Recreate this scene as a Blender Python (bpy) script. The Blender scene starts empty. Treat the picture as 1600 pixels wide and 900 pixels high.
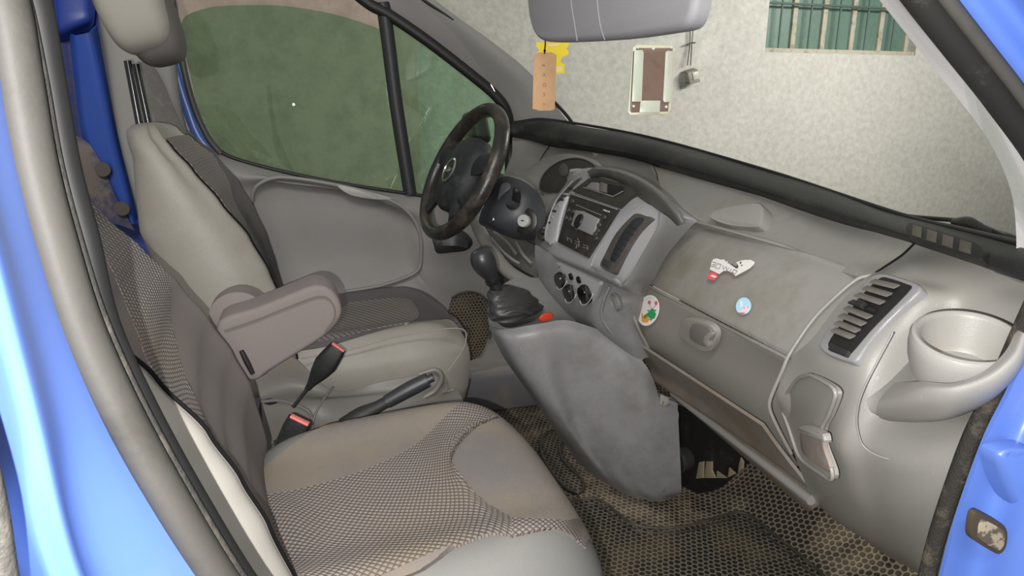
import bpy, bmesh, math, random
from mathutils import Vector, Matrix
random.seed(4)
S = bpy.context.scene
COL = S.collection
V = Vector
# ---------------------------------------------------------------- camera
F = 1050.0
CAM = V((0.0, -1.32, 1.05)); PSI = math.radians(17); PIT = math.radians(15.5)
FW = V((math.sin(PSI)*math.cos(PIT), math.cos(PSI)*math.cos(PIT), -math.sin(PIT)))
RT = V((math.cos(PSI), -math.sin(PSI), 0)); UP = RT.cross(FW)
cd = bpy.data.cameras.new('camera'); cam = bpy.data.objects.new('camera', cd); COL.objects.link(cam)
cd.sensor_width = 36; cd.lens = 36*F/1600; cd.clip_start = 0.02; cd.clip_end = 60
cam.matrix_world = Matrix(((RT.x, UP.x, -FW.x, CAM.x), (RT.y, UP.y, -FW.y, CAM.y), (RT.z, UP.z, -FW.z, CAM.z), (0, 0, 0, 1)))
S.camera = cam
# ---------------------------------------------------------------- world, lights, exposure
S.view_settings.view_transform = 'Standard'; S.view_settings.look = 'None'
S.view_settings.gamma = 1; S.view_settings.use_curve_mapping = False
S.view_settings.exposure = 0.3
w = bpy.data.worlds.new('world'); S.world = w; w.use_nodes = True
w.node_tree.nodes['Background'].inputs[0].default_value = (1.0, 0.98, 0.94, 1)
w.node_tree.nodes['Background'].inputs[1].default_value = 0.27
def light(name, kind, loc, power, size, target=None, color=(1, 1, 1), sy=None):
    l = bpy.data.lights.new(name, kind); l.energy = power; l.color = color
    if kind == 'AREA':
        l.size = size
        if sy: l.shape = 'RECTANGLE'; l.size_y = sy
    else: l.shadow_soft_size = size
    o = bpy.data.objects.new(name, l); COL.objects.link(o); o.location = loc
    if target is not None: o.rotation_euler = (V(target)-V(loc)).to_track_quat('-Z', 'Y').to_euler()
    return o
light('camera_flash', 'POINT', CAM-RT*0.031-UP*0.018, 50, 0.002, color=(1, 0.985, 0.96))
light('garage_lamp', 'AREA', (4.3, 1.1, 2.3), 130, 1.6, (3.4, 3.6, 0.6), color=(1, 0.97, 0.93), sy=0.5)
light('added_fill_over_door', 'AREA', (-0.6, -2.2, 2.9), 48, 1.5, (0.0, 2.4, 0.5), color=(1, 0.98, 0.95), sy=0.6)  # unseen area light, added to brighten the beige wall and driver door

# ---------------------------------------------------------------- where a sight line meets a plane
def ray(u, v): return FW+RT*((u-800)/F)-UP*((v-450)/F)
def P(u, v, Y=None, X=None, Z=None):
    d = ray(u, v)
    if Y is not None: t = (Y-CAM.y)/d.y
    elif X is not None: t = (X-CAM.x)/d.x
    else: t = (Z-CAM.z)/d.z
    return CAM+d*t
def PP(u, v, p0, n, off=0.0):
    d = ray(u, v); n = n.normalized(); p0 = p0+n*off
    return CAM+d*((p0-CAM).dot(n)/d.dot(n))
# ---------------------------------------------------------------- materials
MATS = {}
def nmat(name, col, rough=0.5, spec=0.5, metal=0.0, dirt=None, dscale=6.0, damt=0.5, dlo=0.5, dhi=0.7, bump=0.0, bscale=400.0,
         col2=None, c2scale=3.0, scratch=None):
    if name in MATS: return MATS[name]
    m = bpy.data.materials.new(name); m.use_nodes = True; nt = m.node_tree; N = nt.nodes; L = nt.links
    b = N['Principled BSDF']; b.inputs['Roughness'].default_value = rough; b.inputs['Metallic'].default_value = metal
    b.inputs['Specular IOR Level'].default_value = spec
    tc = N.new('ShaderNodeTexCoord')
    out = None
    rgb = N.new('ShaderNodeRGB'); rgb.outputs[0].default_value = (*col, 1); out = rgb.outputs[0]
    def mixin(a, c, fac):
        x = N.new('ShaderNodeMix'); x.data_type = 'RGBA'
        L.new(fac, x.inputs[0]); L.new(a, x.inputs[6]); x.inputs[7].default_value = (*c, 1); return x.outputs[2]
    def noise(scale, detail, lo, hi, amt, rough_=0.6, stretch=None):
        n = N.new('ShaderNodeTexNoise'); n.inputs['Scale'].default_value = scale; n.inputs['Detail'].default_value = detail
        n.inputs['Roughness'].default_value = rough_
        if stretch:
            mp = N.new('ShaderNodeMapping'); mp.inputs['Scale'].default_value = stretch; mp.inputs['Rotation'].default_value = (0.5, 0.3, 0.9)
            L.new(tc.outputs['Object'], mp.inputs[0]); L.new(mp.outputs[0], n.inputs['Vector'])
        else: L.new(tc.outputs['Object'], n.inputs['Vector'])
        r = N.new('ShaderNodeMapRange'); r.inputs['From Min'].default_value = lo; r.inputs['From Max'].default_value = hi
        r.inputs['To Max'].default_value = amt; L.new(n.outputs['Fac'], r.inputs['Value']); return r.outputs[0]
    if col2: out = mixin(out, col2, noise(c2scale, 4, 0.35, 0.65, 1.0))
    if dirt: out = mixin(out, dirt, noise(dscale, 8, dlo, dhi, damt, 0.7))
    if scratch: out = mixin(out, scratch, noise(14, 5, 0.66, 0.72, 0.55, 0.75, (1.0, 9.0, 1.6)))
    L.new(out, b.inputs['Base Color'])
    if bump:
        n = N.new('ShaderNodeTexNoise'); n.inputs['Scale'].default_value = bscale; n.inputs['Detail'].default_value = 3
        L.new(tc.outputs['Object'], n.inputs['Vector'])
        bp = N.new('ShaderNodeBump'); bp.inputs['Strength'].default_value = bump; bp.inputs['Distance'].default_value = 0.002
        L.new(n.outputs['Fac'], bp.inputs['Height']); L.new(bp.outputs[0], b.inputs['Normal'])
    MATS[name] = m; return m
def dimple(name, col, colgap, pitch=0.0085, dirt=(0.20, 0.155, 0.10), damt=0.35):
    m = bpy.data.materials.new(name); m.use_nodes = True; nt = m.node_tree; N = nt.nodes; L = nt.links; b = N['Principled BSDF']
    b.inputs['Roughness'].default_value = 0.85; b.inputs['Specular IOR Level'].default_value = 0.25
    uv = N.new('ShaderNodeUVMap'); sx = N.new('ShaderNodeSeparateXYZ'); L.new(uv.outputs[0], sx.inputs[0])
    def math_(op, a, bb=None):
        n = N.new('ShaderNodeMath'); n.operation = op
        for i, q in enumerate((a, bb)):
            if q is None: continue
            if isinstance(q, (int, float)): n.inputs[i].default_value = q
            else: L.new(q, n.inputs[i])
        return n.outputs[0]
    k = math.pi/pitch
    a1 = math_('ABSOLUTE', math_('SINE', math_('MULTIPLY', math_('ADD', sx.outputs[0], sx.outputs[1]), k*0.62)))
    a2 = math_('ABSOLUTE', math_('SINE', math_('MULTIPLY', math_('SUBTRACT', sx.outputs[0], sx.outputs[1]), k*0.62)))
    h = math_('POWER', math_('MULTIPLY', a1, a2), 0.5)
    mx = N.new('ShaderNodeMix'); mx.data_type = 'RGBA'; L.new(h, mx.inputs[0])
    mx.inputs[6].default_value = (*colgap, 1); mx.inputs[7].default_value = (*col, 1)
    tc = N.new('ShaderNodeTexCoord'); n = N.new('ShaderNodeTexNoise'); n.inputs['Scale'].default_value = 5; n.inputs['Detail'].default_value = 5
    L.new(tc.outputs['Object'], n.inputs['Vector'])
    r = N.new('ShaderNodeMapRange'); r.inputs['From Min'].default_value = 0.5; r.inputs['From Max'].default_value = 0.7; r.inputs['To Max'].default_value = damt
    L.new(n.outputs['Fac'], r.inputs['Value'])
    m2 = N.new('ShaderNodeMix'); m2.data_type = 'RGBA'; L.new(r.outputs[0], m2.inputs[0]); L.new(mx.outputs[2], m2.inputs[6]); m2.inputs[7].default_value = (*dirt, 1)
    L.new(m2.outputs[2], b.inputs['Base Color'])
    bp = N.new('ShaderNodeBump'); bp.inputs['Strength'].default_value = 0.8; bp.inputs['Distance'].default_value = 0.0025
    L.new(h, bp.inputs['Height']); L.new(bp.outputs[0], b.inputs['Normal']); MATS[name] = m; return m
def honeycomb(name, rim, hole, dust, scale=62.0, damt=0.8, dlo=0.48, dhi=0.66):
    m = bpy.data.materials.new(name); m.use_nodes = True; nt = m.node_tree; N = nt.nodes; L = nt.links; b = N['Principled BSDF']
    b.inputs['Roughness'].default_value = 0.7; b.inputs['Specular IOR Level'].default_value = 0.35
    tc = N.new('ShaderNodeTexCoord'); vo = N.new('ShaderNodeTexVoronoi'); vo.feature = 'DISTANCE_TO_EDGE'
    vo.inputs['Scale'].default_value = scale; vo.inputs['Randomness'].default_value = 0.62
    N.remove(vo)
    um = N.new('ShaderNodeUVMap'); wn0 = N.new('ShaderNodeTexNoise'); wn0.inputs['Scale'].default_value = 30; L.new(um.outputs[0], wn0.inputs['Vector'])
    def vm(op, a, b=None, sc=None):
        q = N.new('ShaderNodeVectorMath'); q.operation = op
        for i, z in enumerate((a, b)):
            if z is None: continue
            if isinstance(z, tuple): q.inputs[i].default_value = z
            else: L.new(z, q.inputs[i])
        if sc is not None: q.inputs['Scale'].default_value = sc
        return q
    w1 = vm('SCALE', vm('SUBTRACT', wn0.outputs['Color'], (.5, .5, .5)).outputs[0], sc=.009)
    p0 = vm('SCALE', vm('ADD', um.outputs[0], w1.outputs[0]).outputs[0], sc=scale)
    p0 = vm('MULTIPLY', p0.outputs[0], (1, 1, 0))
    def cell(off):
        m_ = vm('WRAP', vm('ADD', p0.outputs[0], off).outputs[0], (0.5, 0.866, 0.5)); m_.inputs[2].default_value = (-0.5, -0.866, -0.5)
        return vm('LENGTH', m_.outputs[0]).outputs['Value']
    mn = N.new('ShaderNodeMath'); mn.operation = 'MINIMUM'; L.new(cell((0, 0, 0)), mn.inputs[0]); L.new(cell((.5, .866, 0)), mn.inputs[1])
    r = N.new('ShaderNodeMapRange'); r.inputs['From Min'].default_value = 0.43; r.inputs['From Max'].default_value = 0.33; L.new(mn.outputs[0], r.inputs['Value'])
    n = N.new('ShaderNodeTexNoise'); n.inputs['Scale'].default_value = 4.5; n.inputs['Detail'].default_value = 8; n.inputs['Roughness'].default_value = 0.65
    L.new(tc.outputs['Object'], n.inputs['Vector'])
    rd = N.new('ShaderNodeMapRange'); rd.inputs['From Min'].default_value = dlo; rd.inputs['From Max'].default_value = dhi; rd.inputs['To Max'].default_value = damt
    L.new(n.outputs['Fac'], rd.inputs['Value'])
    a = N.new('ShaderNodeMix'); a.data_type = 'RGBA'; L.new(r.outputs[0], a.inputs[0]); a.inputs[6].default_value = (*rim, 1); a.inputs[7].default_value = (*hole, 1)
    d = N.new('ShaderNodeMix'); d.data_type = 'RGBA'; d.inputs[6].default_value = (*dust, 1); L.new(r.outputs[0], d.inputs[0]); d.inputs[7].default_value = tuple(x*0.45 for x in dust)+(1,)
    c = N.new('ShaderNodeMix'); c.data_type = 'RGBA'; L.new(rd.outputs[0], c.inputs[0]); L.new(a.outputs[2], c.inputs[6]); L.new(d.outputs[2], c.inputs[7])
    L.new(c.outputs[2], b.inputs['Base Color'])
    inv = N.new('ShaderNodeMath'); inv.operation = 'SUBTRACT'; inv.inputs[0].default_value = 1; L.new(r.outputs[0], inv.inputs[1])
    bp = N.new('ShaderNodeBump'); bp.inputs['Strength'].default_value = 0.7; bp.inputs['Distance'].default_value = 0.004
    L.new(inv.outputs[0], bp.inputs['Height']); L.new(bp.outputs[0], b.inputs['Normal']); MATS[name] = m; return m
def glassmat(name, tint, refl=0.03, rough=0.0):
    m = bpy.data.materials.new(name); m.use_nodes = True; nt = m.node_tree; N = nt.nodes; L = nt.links
    N.remove(N['Principled BSDF']); o = N['Material Output']
    t = N.new('ShaderNodeBsdfTransparent'); t.inputs[0].default_value = (*tint, 1)
    g = N.new('ShaderNodeBsdfGlossy'); g.inputs['Roughness'].default_value = rough
    lw = N.new('ShaderNodeLayerWeight'); lw.inputs[0].default_value = 0.5
    pw = N.new('ShaderNodeMath'); pw.operation = 'POWER'; L.new(lw.outputs['Facing'], pw.inputs[0]); pw.inputs[1].default_value = 5
    fr = N.new('ShaderNodeMath'); fr.operation = 'MULTIPLY_ADD'; L.new(pw.outputs[0], fr.inputs[0]); fr.inputs[1].default_value = 0.3; fr.inputs[2].default_value = refl
    mx = N.new('ShaderNodeMixShader'); L.new(fr.outputs[0], mx.inputs[0]); L.new(t.outputs[0], mx.inputs[1]); L.new(g.outputs[0], mx.inputs[2])
    L.new(mx.outputs[0], o.inputs[0]); MATS[name] = m; return m

GREY = nmat('grey_dash_plastic', (0.27, 0.262, 0.245), 0.42, 0.45, dirt=(0.20, 0.18, 0.135), dscale=5, damt=0.75, dlo=.47, dhi=.66, bump=0.25, bscale=900, scratch=(0.38, 0.37, 0.35))
GREYL = nmat('light_grey_cap_plastic', (0.268, 0.26, 0.243), 0.38, 0.45, dirt=(0.29, 0.26, 0.21), dscale=5, damt=0.35, bump=0.2, bscale=900, scratch=(0.45, 0.43, 0.41))
SILV = nmat('silver_grey_console_plastic', (0.27, 0.265, 0.27), 0.35, 0.5, bump=0.12, bscale=900)
CONS = nmat('worn_console_plastic', (0.215, 0.21, 0.212), 0.4, 0.45, dirt=(0.12, 0.115, 0.11), dscale=6, damt=0.6, dlo=.46, dhi=.66, bump=0.2, bscale=700, scratch=(0.34, 0.33, 0.32))
DOORG = nmat('door_card_plastic', (0.20, 0.192, 0.183), 0.5, 0.4, dirt=(0.16, 0.15, 0.13), dscale=5, damt=0.3, bump=0.3, bscale=800)
BLK = nmat('black_plastic', (0.012, 0.0125, 0.013), 0.4, 0.45, dirt=(0.05, 0.045, 0.038), dscale=9, damt=0.45, bump=0.15)
BLKD = nmat('dusty_black_plastic', (0.022, 0.022, 0.022), 0.55, 0.4, dirt=(0.075, 0.066, 0.055), dscale=11, damt=0.7, bump=0.3, bscale=500)
CHAR = nmat('charcoal_plastic', (0.028, 0.03, 0.034), 0.42, 0.45, dirt=(0.07, 0.066, 0.06), dscale=10, damt=0.3, bump=0.15)
RUB = nmat('rubber_seal', (0.035, 0.033, 0.03), 0.6, 0.35, dirt=(0.14, 0.125, 0.10), dscale=25, damt=0.6, bump=0.5, bscale=300)
SEALG = nmat('weathered_grey_seal', (0.052, 0.049, 0.044), 0.6, 0.2, dirt=(0.02, 0.017, 0.013), dscale=12, damt=0.5, bump=0.1, bscale=200)
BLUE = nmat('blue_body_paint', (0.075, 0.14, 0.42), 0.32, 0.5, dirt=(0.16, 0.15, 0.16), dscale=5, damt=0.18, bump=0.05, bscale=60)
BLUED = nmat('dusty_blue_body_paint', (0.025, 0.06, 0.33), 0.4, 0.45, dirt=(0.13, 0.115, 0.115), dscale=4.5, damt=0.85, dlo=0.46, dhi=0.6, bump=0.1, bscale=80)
VINYL = nmat('seat_side_vinyl', (0.235, 0.222, 0.195), 0.5, 0.4, dirt=(0.17, 0.14, 0.10), dscale=4, damt=0.45, bump=0.35, bscale=500)
CREAM = nmat('pale_seat_side_cloth', (0.31, 0.295, 0.265), 0.6, 0.35, bump=0.15, bscale=500)
CLOTH = nmat('grey_brown_seat_cloth', (0.165, 0.145, 0.140), 0.9, 0.2, dirt=(0.19, 0.155, 0.11), dscale=5, damt=0.4, bump=0.5, bscale=1400)
CLOTHD = nmat('stained_cushion_cloth', (0.165, 0.150, 0.145), 0.85, 0.25, dirt=(0.215, 0.18, 0.135), dscale=4, damt=0.7, dlo=0.42, dhi=0.6, bump=0.5, bscale=1400)
CLOTHK = nmat('dark_seat_cloth', (0.092, 0.083, 0.085), 0.9, 0.2, dirt=(0.07, 0.06, 0.05), dscale=6, damt=0.3, bump=0.5, bscale=1400)
DIMP = dimple('dimpled_seat_cloth', (0.26, 0.235, 0.225), (0.075, 0.066, 0.06))
DIMPC = dimple('dimpled_cushion_cloth', (0.235, 0.205, 0.19), (0.085, 0.07, 0.06), 0.0058, (0.22, 0.17, 0.10), 0.35)
DIMPD = dimple('dark_dimpled_seat_cloth', (0.22, 0.20, 0.19), (0.03, 0.027, 0.026), 0.010)
SEAM = nmat('black_piping', (0.006, 0.006, 0.006), 0.8, 0.1)
HEX = honeycomb('honeycomb_floor_covering', (0.17, 0.145, 0.105), (0.014, 0.012, 0.009), (0.36, 0.29, 0.20), 62, .85, .47, .60)
HEXM = honeycomb('honeycomb_rubber_mat', (0.13, 0.115, 0.085), (0.008, 0.008, 0.007), (0.21, 0.165, 0.10), 66, 0.6)
CHROME = nmat('satin_metal', (0.62, 0.62, 0.62), 0.25, 0.5, metal=1.0)
STEELB = nmat('black_steel', (0.04, 0.04, 0.042), 0.22, 0.5, metal=0.7)
WHITE = nmat('white_vinyl', (0.78, 0.75, 0.72), 0.5)
RED = nmat('red_plastic', (0.42, 0.035, 0.012), 0.35)
PINK = nmat('faded_red_button', (0.75, 0.18, 0.17), 0.5, dirt=(0.6, 0.4, 0.38), dscale=60, damt=0.6)
MIRR = nmat('mirror_glass', (0.05, 0.06, 0.06), 0.08, 0.6)

# ---------------------------------------------------------------- object helpers
def thing(name, label, cat, loc=(0, 0, 0), group=None):
    o = bpy.data.objects.new(name, None); COL.objects.link(o); o.location = loc; o.empty_display_size = 0.05
    o['label'] = label; o['category'] = cat
    if group: o['group'] = group
    return o
def tag(o, label, cat, group=None):
    o['label'] = label; o['category'] = cat
    if group: o['group'] = group
    return o
def struct(o): o['kind'] = 'structure'; return o
def rootloc(o):
    l = V((0, 0, 0))
    while o is not None: l += o.location; o = o.parent
    return l
def link(name, me, mat, parent=None):
    o = bpy.data.objects.new(name, me); COL.objects.link(o)
    for m in (mat if isinstance(mat, (list, tuple)) else [mat]): me.materials.append(m)
    if parent is not None:
        o.parent = parent; 
        r = parent
        while r.parent is not None: r = r.parent
        if parent is r: o.matrix_parent_inverse = Matrix.Translation(-r.location)
    return o
def mk(name, verts, faces, mat, parent=None, smooth=True, sharp=35, uvs=None):
    me = bpy.data.meshes.new(name); me.from_pydata([tuple(v) for v in verts], [], faces); me.validate(); me.update()
    if uvs is not None:
        ul = me.uv_layers.new(name='UVMap')
        for lp in me.loops: ul.data[lp.index].uv = uvs[lp.vertex_index]
    if smooth:
        me.polygons.foreach_set('use_smooth', [True]*len(me.polygons))
        try: me.set_sharp_from_angle(angle=math.radians(sharp))
        except Exception: pass
    return link(name, me, mat, parent)
def cr(pts, n, closed=False):
    pts = [V(p) for p in pts]; N = len(pts); out = []
    if N == 2 and not closed: return [pts[0].lerp(pts[1], i/n) for i in range(n+1)]
    segs = N if closed else N-1
    for i in range(segs):
        p1 = pts[i]; p2 = pts[(i+1) % N]
        p0 = pts[(i-1) % N] if (closed or i > 0) else p1*2-p2
        p3 = pts[(i+2) % N] if (closed or i+2 < N) else p2*2-p1
        for k in range(n):
            t = k/n
            # centripetal-ish tamed tangents
            d = (p2-p1).length
            m1 = (p2-p0)*0.5; m2 = (p3-p1)*0.5
            if m1.length > d*1.2: m1 = m1*(d*1.2/m1.length)
            if m2.length > d*1.2: m2 = m2*(d*1.2/m2.length)
            t2 = t*t; t3 = t2*t
            out.append(p1*(2*t3-3*t2+1)+m1*(t3-2*t2+t)+p2*(-2*t3+3*t2)+m2*(t3-t2))
    if not closed: out.append(pts[-1])
    return out
def smoothgrid(rows, n=5, m=5, closeu=False, closev=False):
    r1 = [cr(r, n, closeu) for r in rows]
    cols = [cr([r[i] for r in r1], m, closev) for i in range(len(r1[0]))]
    return [[c[j] for c in cols] for j in range(len(cols[0]))]
def gridfaces(R, C, closeu=False, closev=False, base=0):
    f = []
    for j in range(R if closev else R-1):
        for i in range(C if closeu else C-1):
            f.append((base+j*C+i, base+j*C+(i+1) % C, base+((j+1) % R)*C+(i+1) % C, base+((j+1) % R)*C+i))
    return f
def sheet(name, rows, mat, parent=None, n=5, m=5, thick=0.004, raw=False, toward=None, uv=False, ucoord=None, sharp=40, bev=0):
    """a smooth panel through rows of 3D points, given real thickness away from the viewer side"""
    g = rows if raw else smoothgrid([[V(p) for p in r] for r in rows], n, m)
    R, C = len(g), len(g[0]); vs = [p for r in g for p in r]
    fs = gridfaces(R, C)
    tw = V(toward) if toward is not None else CAM
    # orientation: average normal towards tw
    s = 0
    for f in fs[::max(1, len(fs)//40)]:
        a, b, c, d = (vs[i] for i in f); nn = (c-a).cross(d-b)
        if nn.length > 1e-12: s += nn.normalized().dot((tw-a).normalized())
    if s < 0: fs = [tuple(reversed(f)) for f in fs]; 
    sg = 1 if s >= 0 else -1
    norms = []
    for j in range(R):
        for i in range(C):
            a = g[max(j-1, 0)][i]; b = g[min(j+1, R-1)][i]; c = g[j][max(i-1, 0)]; d = g[j][min(i+1, C-1)]
            nn = (d-c).cross(b-a)
            norms.append(nn.normalized()*sg if nn.length > 1e-12 else V((0, 0, 0)))
    # thickness shell
    if thick:
        K = len(vs); back = [vs[k]-norms[k]*thick for k in range(K)]
        vs2 = vs+back; fs2 = fs+[tuple(reversed([i+K for i in f])) for f in fs]
        def edge(a, b): fs2.append((a, b, b+K, a+K) if sg < 0 else (b, a, a+K, b+K))
        for i in range(C-1): edge(i, i+1); edge((R-1)*C+i+1, (R-1)*C+i)
        for j in range(R-1): edge((j+1)*C, j*C); edge(j*C+C-1, (j+1)*C+C-1)
    else: vs2, fs2 = vs, fs
    uvs = None
    if uv:
        uvs = [None]*len(vs); mj = R//2
        for j in range(R):
            acc = 0.0
            base = sum((g[k+1][C//2]-g[k][C//2]).length for k in range(j))
            half = sum((g[j][k+1]-g[j][k]).length for k in range(C//2))
            for i in range(C):
                if i: acc += (g[j][i]-g[j][i-1]).length
                uvs[j*C+i] = (acc-half if ucoord is None else ucoord(j, i), base)
        if thick: uvs = uvs+uvs
    return mk(name, vs2, fs2, mat, parent, sharp=sharp, uvs=uvs)
def tube(name, pts, rad, mat, parent=None, seg=12, n=5, closed=False, flat=None, smoothpath=True):
    """round (or flattened) bar along a path; rad number or list"""
    pts = [V(p) for p in pts]
    rl = rad if isinstance(rad, (list, tuple)) else [rad]*len(pts)
    if smoothpath:
        q = cr([V((p.x, p.y, p.z)) for p in pts], n, closed); rr = cr([V((r, 0, 0)) for r in rl], n, closed); rr = [x.x for x in rr]
    else: q = pts; rr = list(rl)
    N = len(q); vs = []
    up = None
    for i in range(N):
        a = q[(i-1) % N] if (closed or i > 0) else q[i]; b = q[(i+1) % N] if (closed or i < N-1) else q[i]
        t = (b-a).normalized()
        if up is None:
            up = V((0, 0, 1)) if abs(t.z) < 0.9 else V((1, 0, 0))
        x = t.cross(up).normalized(); up = x.cross(t).normalized()
        for k in range(seg):
            an = 2*math.pi*k/seg; sx, sy = (flat if flat else (1, 1))
            vs.append(q[i]+(x*math.cos(an)*sx+up*math.sin(an)*sy)*rr[i])
    fs = gridfaces(N, seg, True, closed)
    if not closed:
        fs.append(tuple(range(seg))[::-1]); fs.append(tuple((N-1)*seg+k for k in range(seg)))
    return mk(name, vs, fs, mat, parent, sharp=50)
def plate(name, outline, depth, mat, parent=None, bevel=0.0, n=0, sharp=30, seg=2):
    """outline = ring of 3D points; depth = vector of its thickness (pointing away from its face)"""
    o = [V(p) for p in outline]
    if n: o = cr(o, n, True)
    K = len(o); d = V(depth)
    bm = bmesh.new(); a = [bm.verts.new(p) for p in o]; b = [bm.verts.new(p+d) for p in o]
    bm.faces.new(a); bm.faces.new(b[::-1])
    for i in range(K): bm.faces.new((a[(i+1) % K], a[i], b[i], b[(i+1) % K]))
    bmesh.ops.recalc_face_normals(bm, faces=bm.faces)
    if bevel:
        es = [e for e in bm.edges if all(v in a for v in e.verts)]
        bmesh.ops.bevel(bm, geom=es, offset=bevel, segments=seg, profile=0.5, affect='EDGES')
    me = bpy.data.meshes.new(name); bm.to_mesh(me); bm.free()
    me.polygons.foreach_set('use_smooth', [True]*len(me.polygons))
    me.set_sharp_from_angle(angle=math.radians(sharp))
    return link(name, me, mat, parent)
def boxf(name, c, ax, ay, az, mat, parent=None, bevel=0.003, seg=2, taper=1.0):
    """box with centre c and half-axis vectors, rounded edges; taper scales the +az end"""
    c = V(c); ax = V(ax); ay = V(ay); az = V(az); bm = bmesh.new(); vs = []
    for k in (-1, 1):
        s = taper if k == 1 else 1.0
        for i, j in ((-1, -1), (1, -1), (1, 1), (-1, 1)): vs.append(bm.verts.new(c+ax*i*s+ay*j*s+az*k))
    for f in ((3, 2, 1, 0), (4, 5, 6, 7), (0, 1, 5, 4), (1, 2, 6, 5), (2, 3, 7, 6), (3, 0, 4, 7)): bm.faces.new([vs[i] for i in f])
    bmesh.ops.recalc_face_normals(bm, faces=bm.faces)
    if bevel: bmesh.ops.bevel(bm, geom=bm.edges[:], offset=bevel, segments=seg, profile=0.6, affect='EDGES')
    me = bpy.data.meshes.new(name); bm.to_mesh(me); bm.free()
    me.polygons.foreach_set('use_smooth', [True]*len(me.polygons)); me.set_sharp_from_angle(angle=math.radians(40))
    return link(name, me, mat, parent)
def lathe(name, prof, c, axis, mat, parent=None, seg=32, sx=1.0, xdir=None, sharp=40):
    """prof = [(r, h)] turned about axis from c"""
    c = V(c); a = V(axis).normalized(); x = V(xdir) if xdir else (V((0, 1, 0)) if abs(a.y) < 0.9 else V((1, 0, 0)))
    x = (x-a*x.dot(a)).normalized(); y = a.cross(x); vs = []
    for r, h in prof:
        for k in range(seg):
            an = 2*math.pi*k/seg; vs.append(c+a*h+(x*math.cos(an)*sx+y*math.sin(an))*r)
    fs = gridfaces(len(prof), seg, True)
    fs.append(tuple(range(seg))[::-1]); fs.append(tuple((len(prof)-1)*seg+k for k in range(seg)))
    return mk(name, vs, fs, mat, parent, sharp=sharp)
def plane3(a, b, c):
    n_ = (b-a).cross(c-a).normalized(); return n_ if n_.dot(CAM-a) > 0 else -n_
def planar_uv(o, a=0, b=2):
    ul = o.data.uv_layers.new(name='UVMap')
    for lp_ in o.data.loops:
        p = o.data.vertices[lp_.vertex_index].co; ul.data[lp_.index].uv = (p[a], p[b])
def px(*t): return [P(u, v, Y=y) for u, v, y in t]
def text(name, s, c, xd, yd, size, mat, parent=None, ext=0.0006):
    cu = bpy.data.curves.new(name, 'FONT'); cu.body = s; cu.size = size; cu.extrude = ext; cu.align_x = 'CENTER'; cu.align_y = 'CENTER'
    t = bpy.data.objects.new(name+'_t', cu); COL.objects.link(t)
    bpy.context.view_layer.update()
    me = bpy.data.meshes.new_from_object(t.evaluated_get(bpy.context.evaluated_depsgraph_get())); bpy.data.objects.remove(t)
    xd = V(xd).normalized(); zd = xd.cross(V(yd)).normalized(); yd = zd.cross(xd)
    M = Matrix(((xd.x, yd.x, zd.x, c[0]), (xd.y, yd.y, zd.y, c[1]), (xd.z, yd.z, zd.z, c[2]), (0, 0, 0, 1)))
    me.transform(M); me.materials.clear(); return link(name, me, mat, parent)
# ================================================================ THE GARAGE
WALLF = nmat('rough_grey_plaster', (0.45, 0.44, 0.40), 0.9, 0.2, dirt=(0.24, 0.24, 0.21), dscale=22, damt=0.55, dlo=0.38, dhi=0.70, bump=1.0, bscale=45, col2=(0.42, 0.41, 0.38), c2scale=1.1, scratch=(0.3, 0.3, 0.27))
WALLS = nmat('beige_side_plaster', (0.43, 0.35, 0.29), 0.9, 0.2, dirt=(0.25, 0.22, 0.18), dscale=5, damt=0.6, dlo=0.42, dhi=0.64, bump=1.0, bscale=30)
GFLOOR = nmat('garage_concrete', (0.14, 0.135, 0.12), 0.85, 0.2, dirt=(0.06, 0.055, 0.05), dscale=2, bump=0.5, bscale=60)
YW = 3.6; YN = 3.0; GZ = -0.62
# front-lit wall with a real opening for the barred window
WU = [P(1195, 88, Y=YW).x, 0, 0]; wx0 = P(1197, 60, Y=YW).x; wx1 = wx0+1.55; wz0 = P(1300, 84, Y=YW).z; wz1 = wz0+0.8
cx0 = P(655, 200, Y=YN).x
def slab(name, x0, x1, y0, y1, z0, z1, mat, parent=None, bevel=0.0):
    return boxf(name, ((x0+x1)/2, (y0+y1)/2, (z0+z1)/2), ((x1-x0)/2, 0, 0), (0, (y1-y0)/2, 0), (0, 0, (z1-z0)/2), mat, parent, bevel)
def joinbm(name, boxes, mat, parent=None):
    vs = []; fs = []
    for x0, x1, y0, y1, z0, z1 in boxes:
        b = len(vs); vs += [(x, y, z) for z in (z0, z1) for x, y in ((x0, y0), (x1, y0), (x1, y1), (x0, y1))]
        fs += [tuple(b+i for i in f) for f in ((3, 2, 1, 0), (4, 5, 6, 7), (0, 1, 5, 4), (1, 2, 6, 5), (2, 3, 7, 6), (3, 0, 4, 7))]
    return mk(name, vs, fs, mat, parent, smooth=False)
struct(joinbm('wall_front', [(cx0, wx0, YW, YW+.25, GZ, 3.2), (wx1, 9, YW, YW+.25, GZ, 3.2), (wx0, wx1, YW, YW+.25, GZ, wz0), (wx0, wx1, YW, YW+.25, wz1, 3.2)], WALLF))
struct(slab('wall_left', -4.5, cx0, YN, YW+.25, GZ, 3.2, WALLS))
struct(slab('wall_right', 8.8, 9.05, -4, YW, GZ, 3.2, WALLF))
struct(slab('floor', -4.5, 9, -4, YW+.25, GZ-.1, GZ, GFLOOR))
WG = nmat('green_painted_glass', (0.085, 0.145, 0.115), 0.35, 0.5, dirt=(0.05, 0.09, 0.07), dscale=18, damt=0.6, bump=1.0, bscale=120)
WFR = nmat('flaking_window_paint', (0.33, 0.31, 0.25), 0.8, 0.2, dirt=(0.14, 0.11, 0.08), dscale=14, damt=0.8, bump=0.4)
win = thing('window_1', 'x', 'window', (wx0, YW, wz0)); del win['label']; del win['category']; struct(win)
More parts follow.
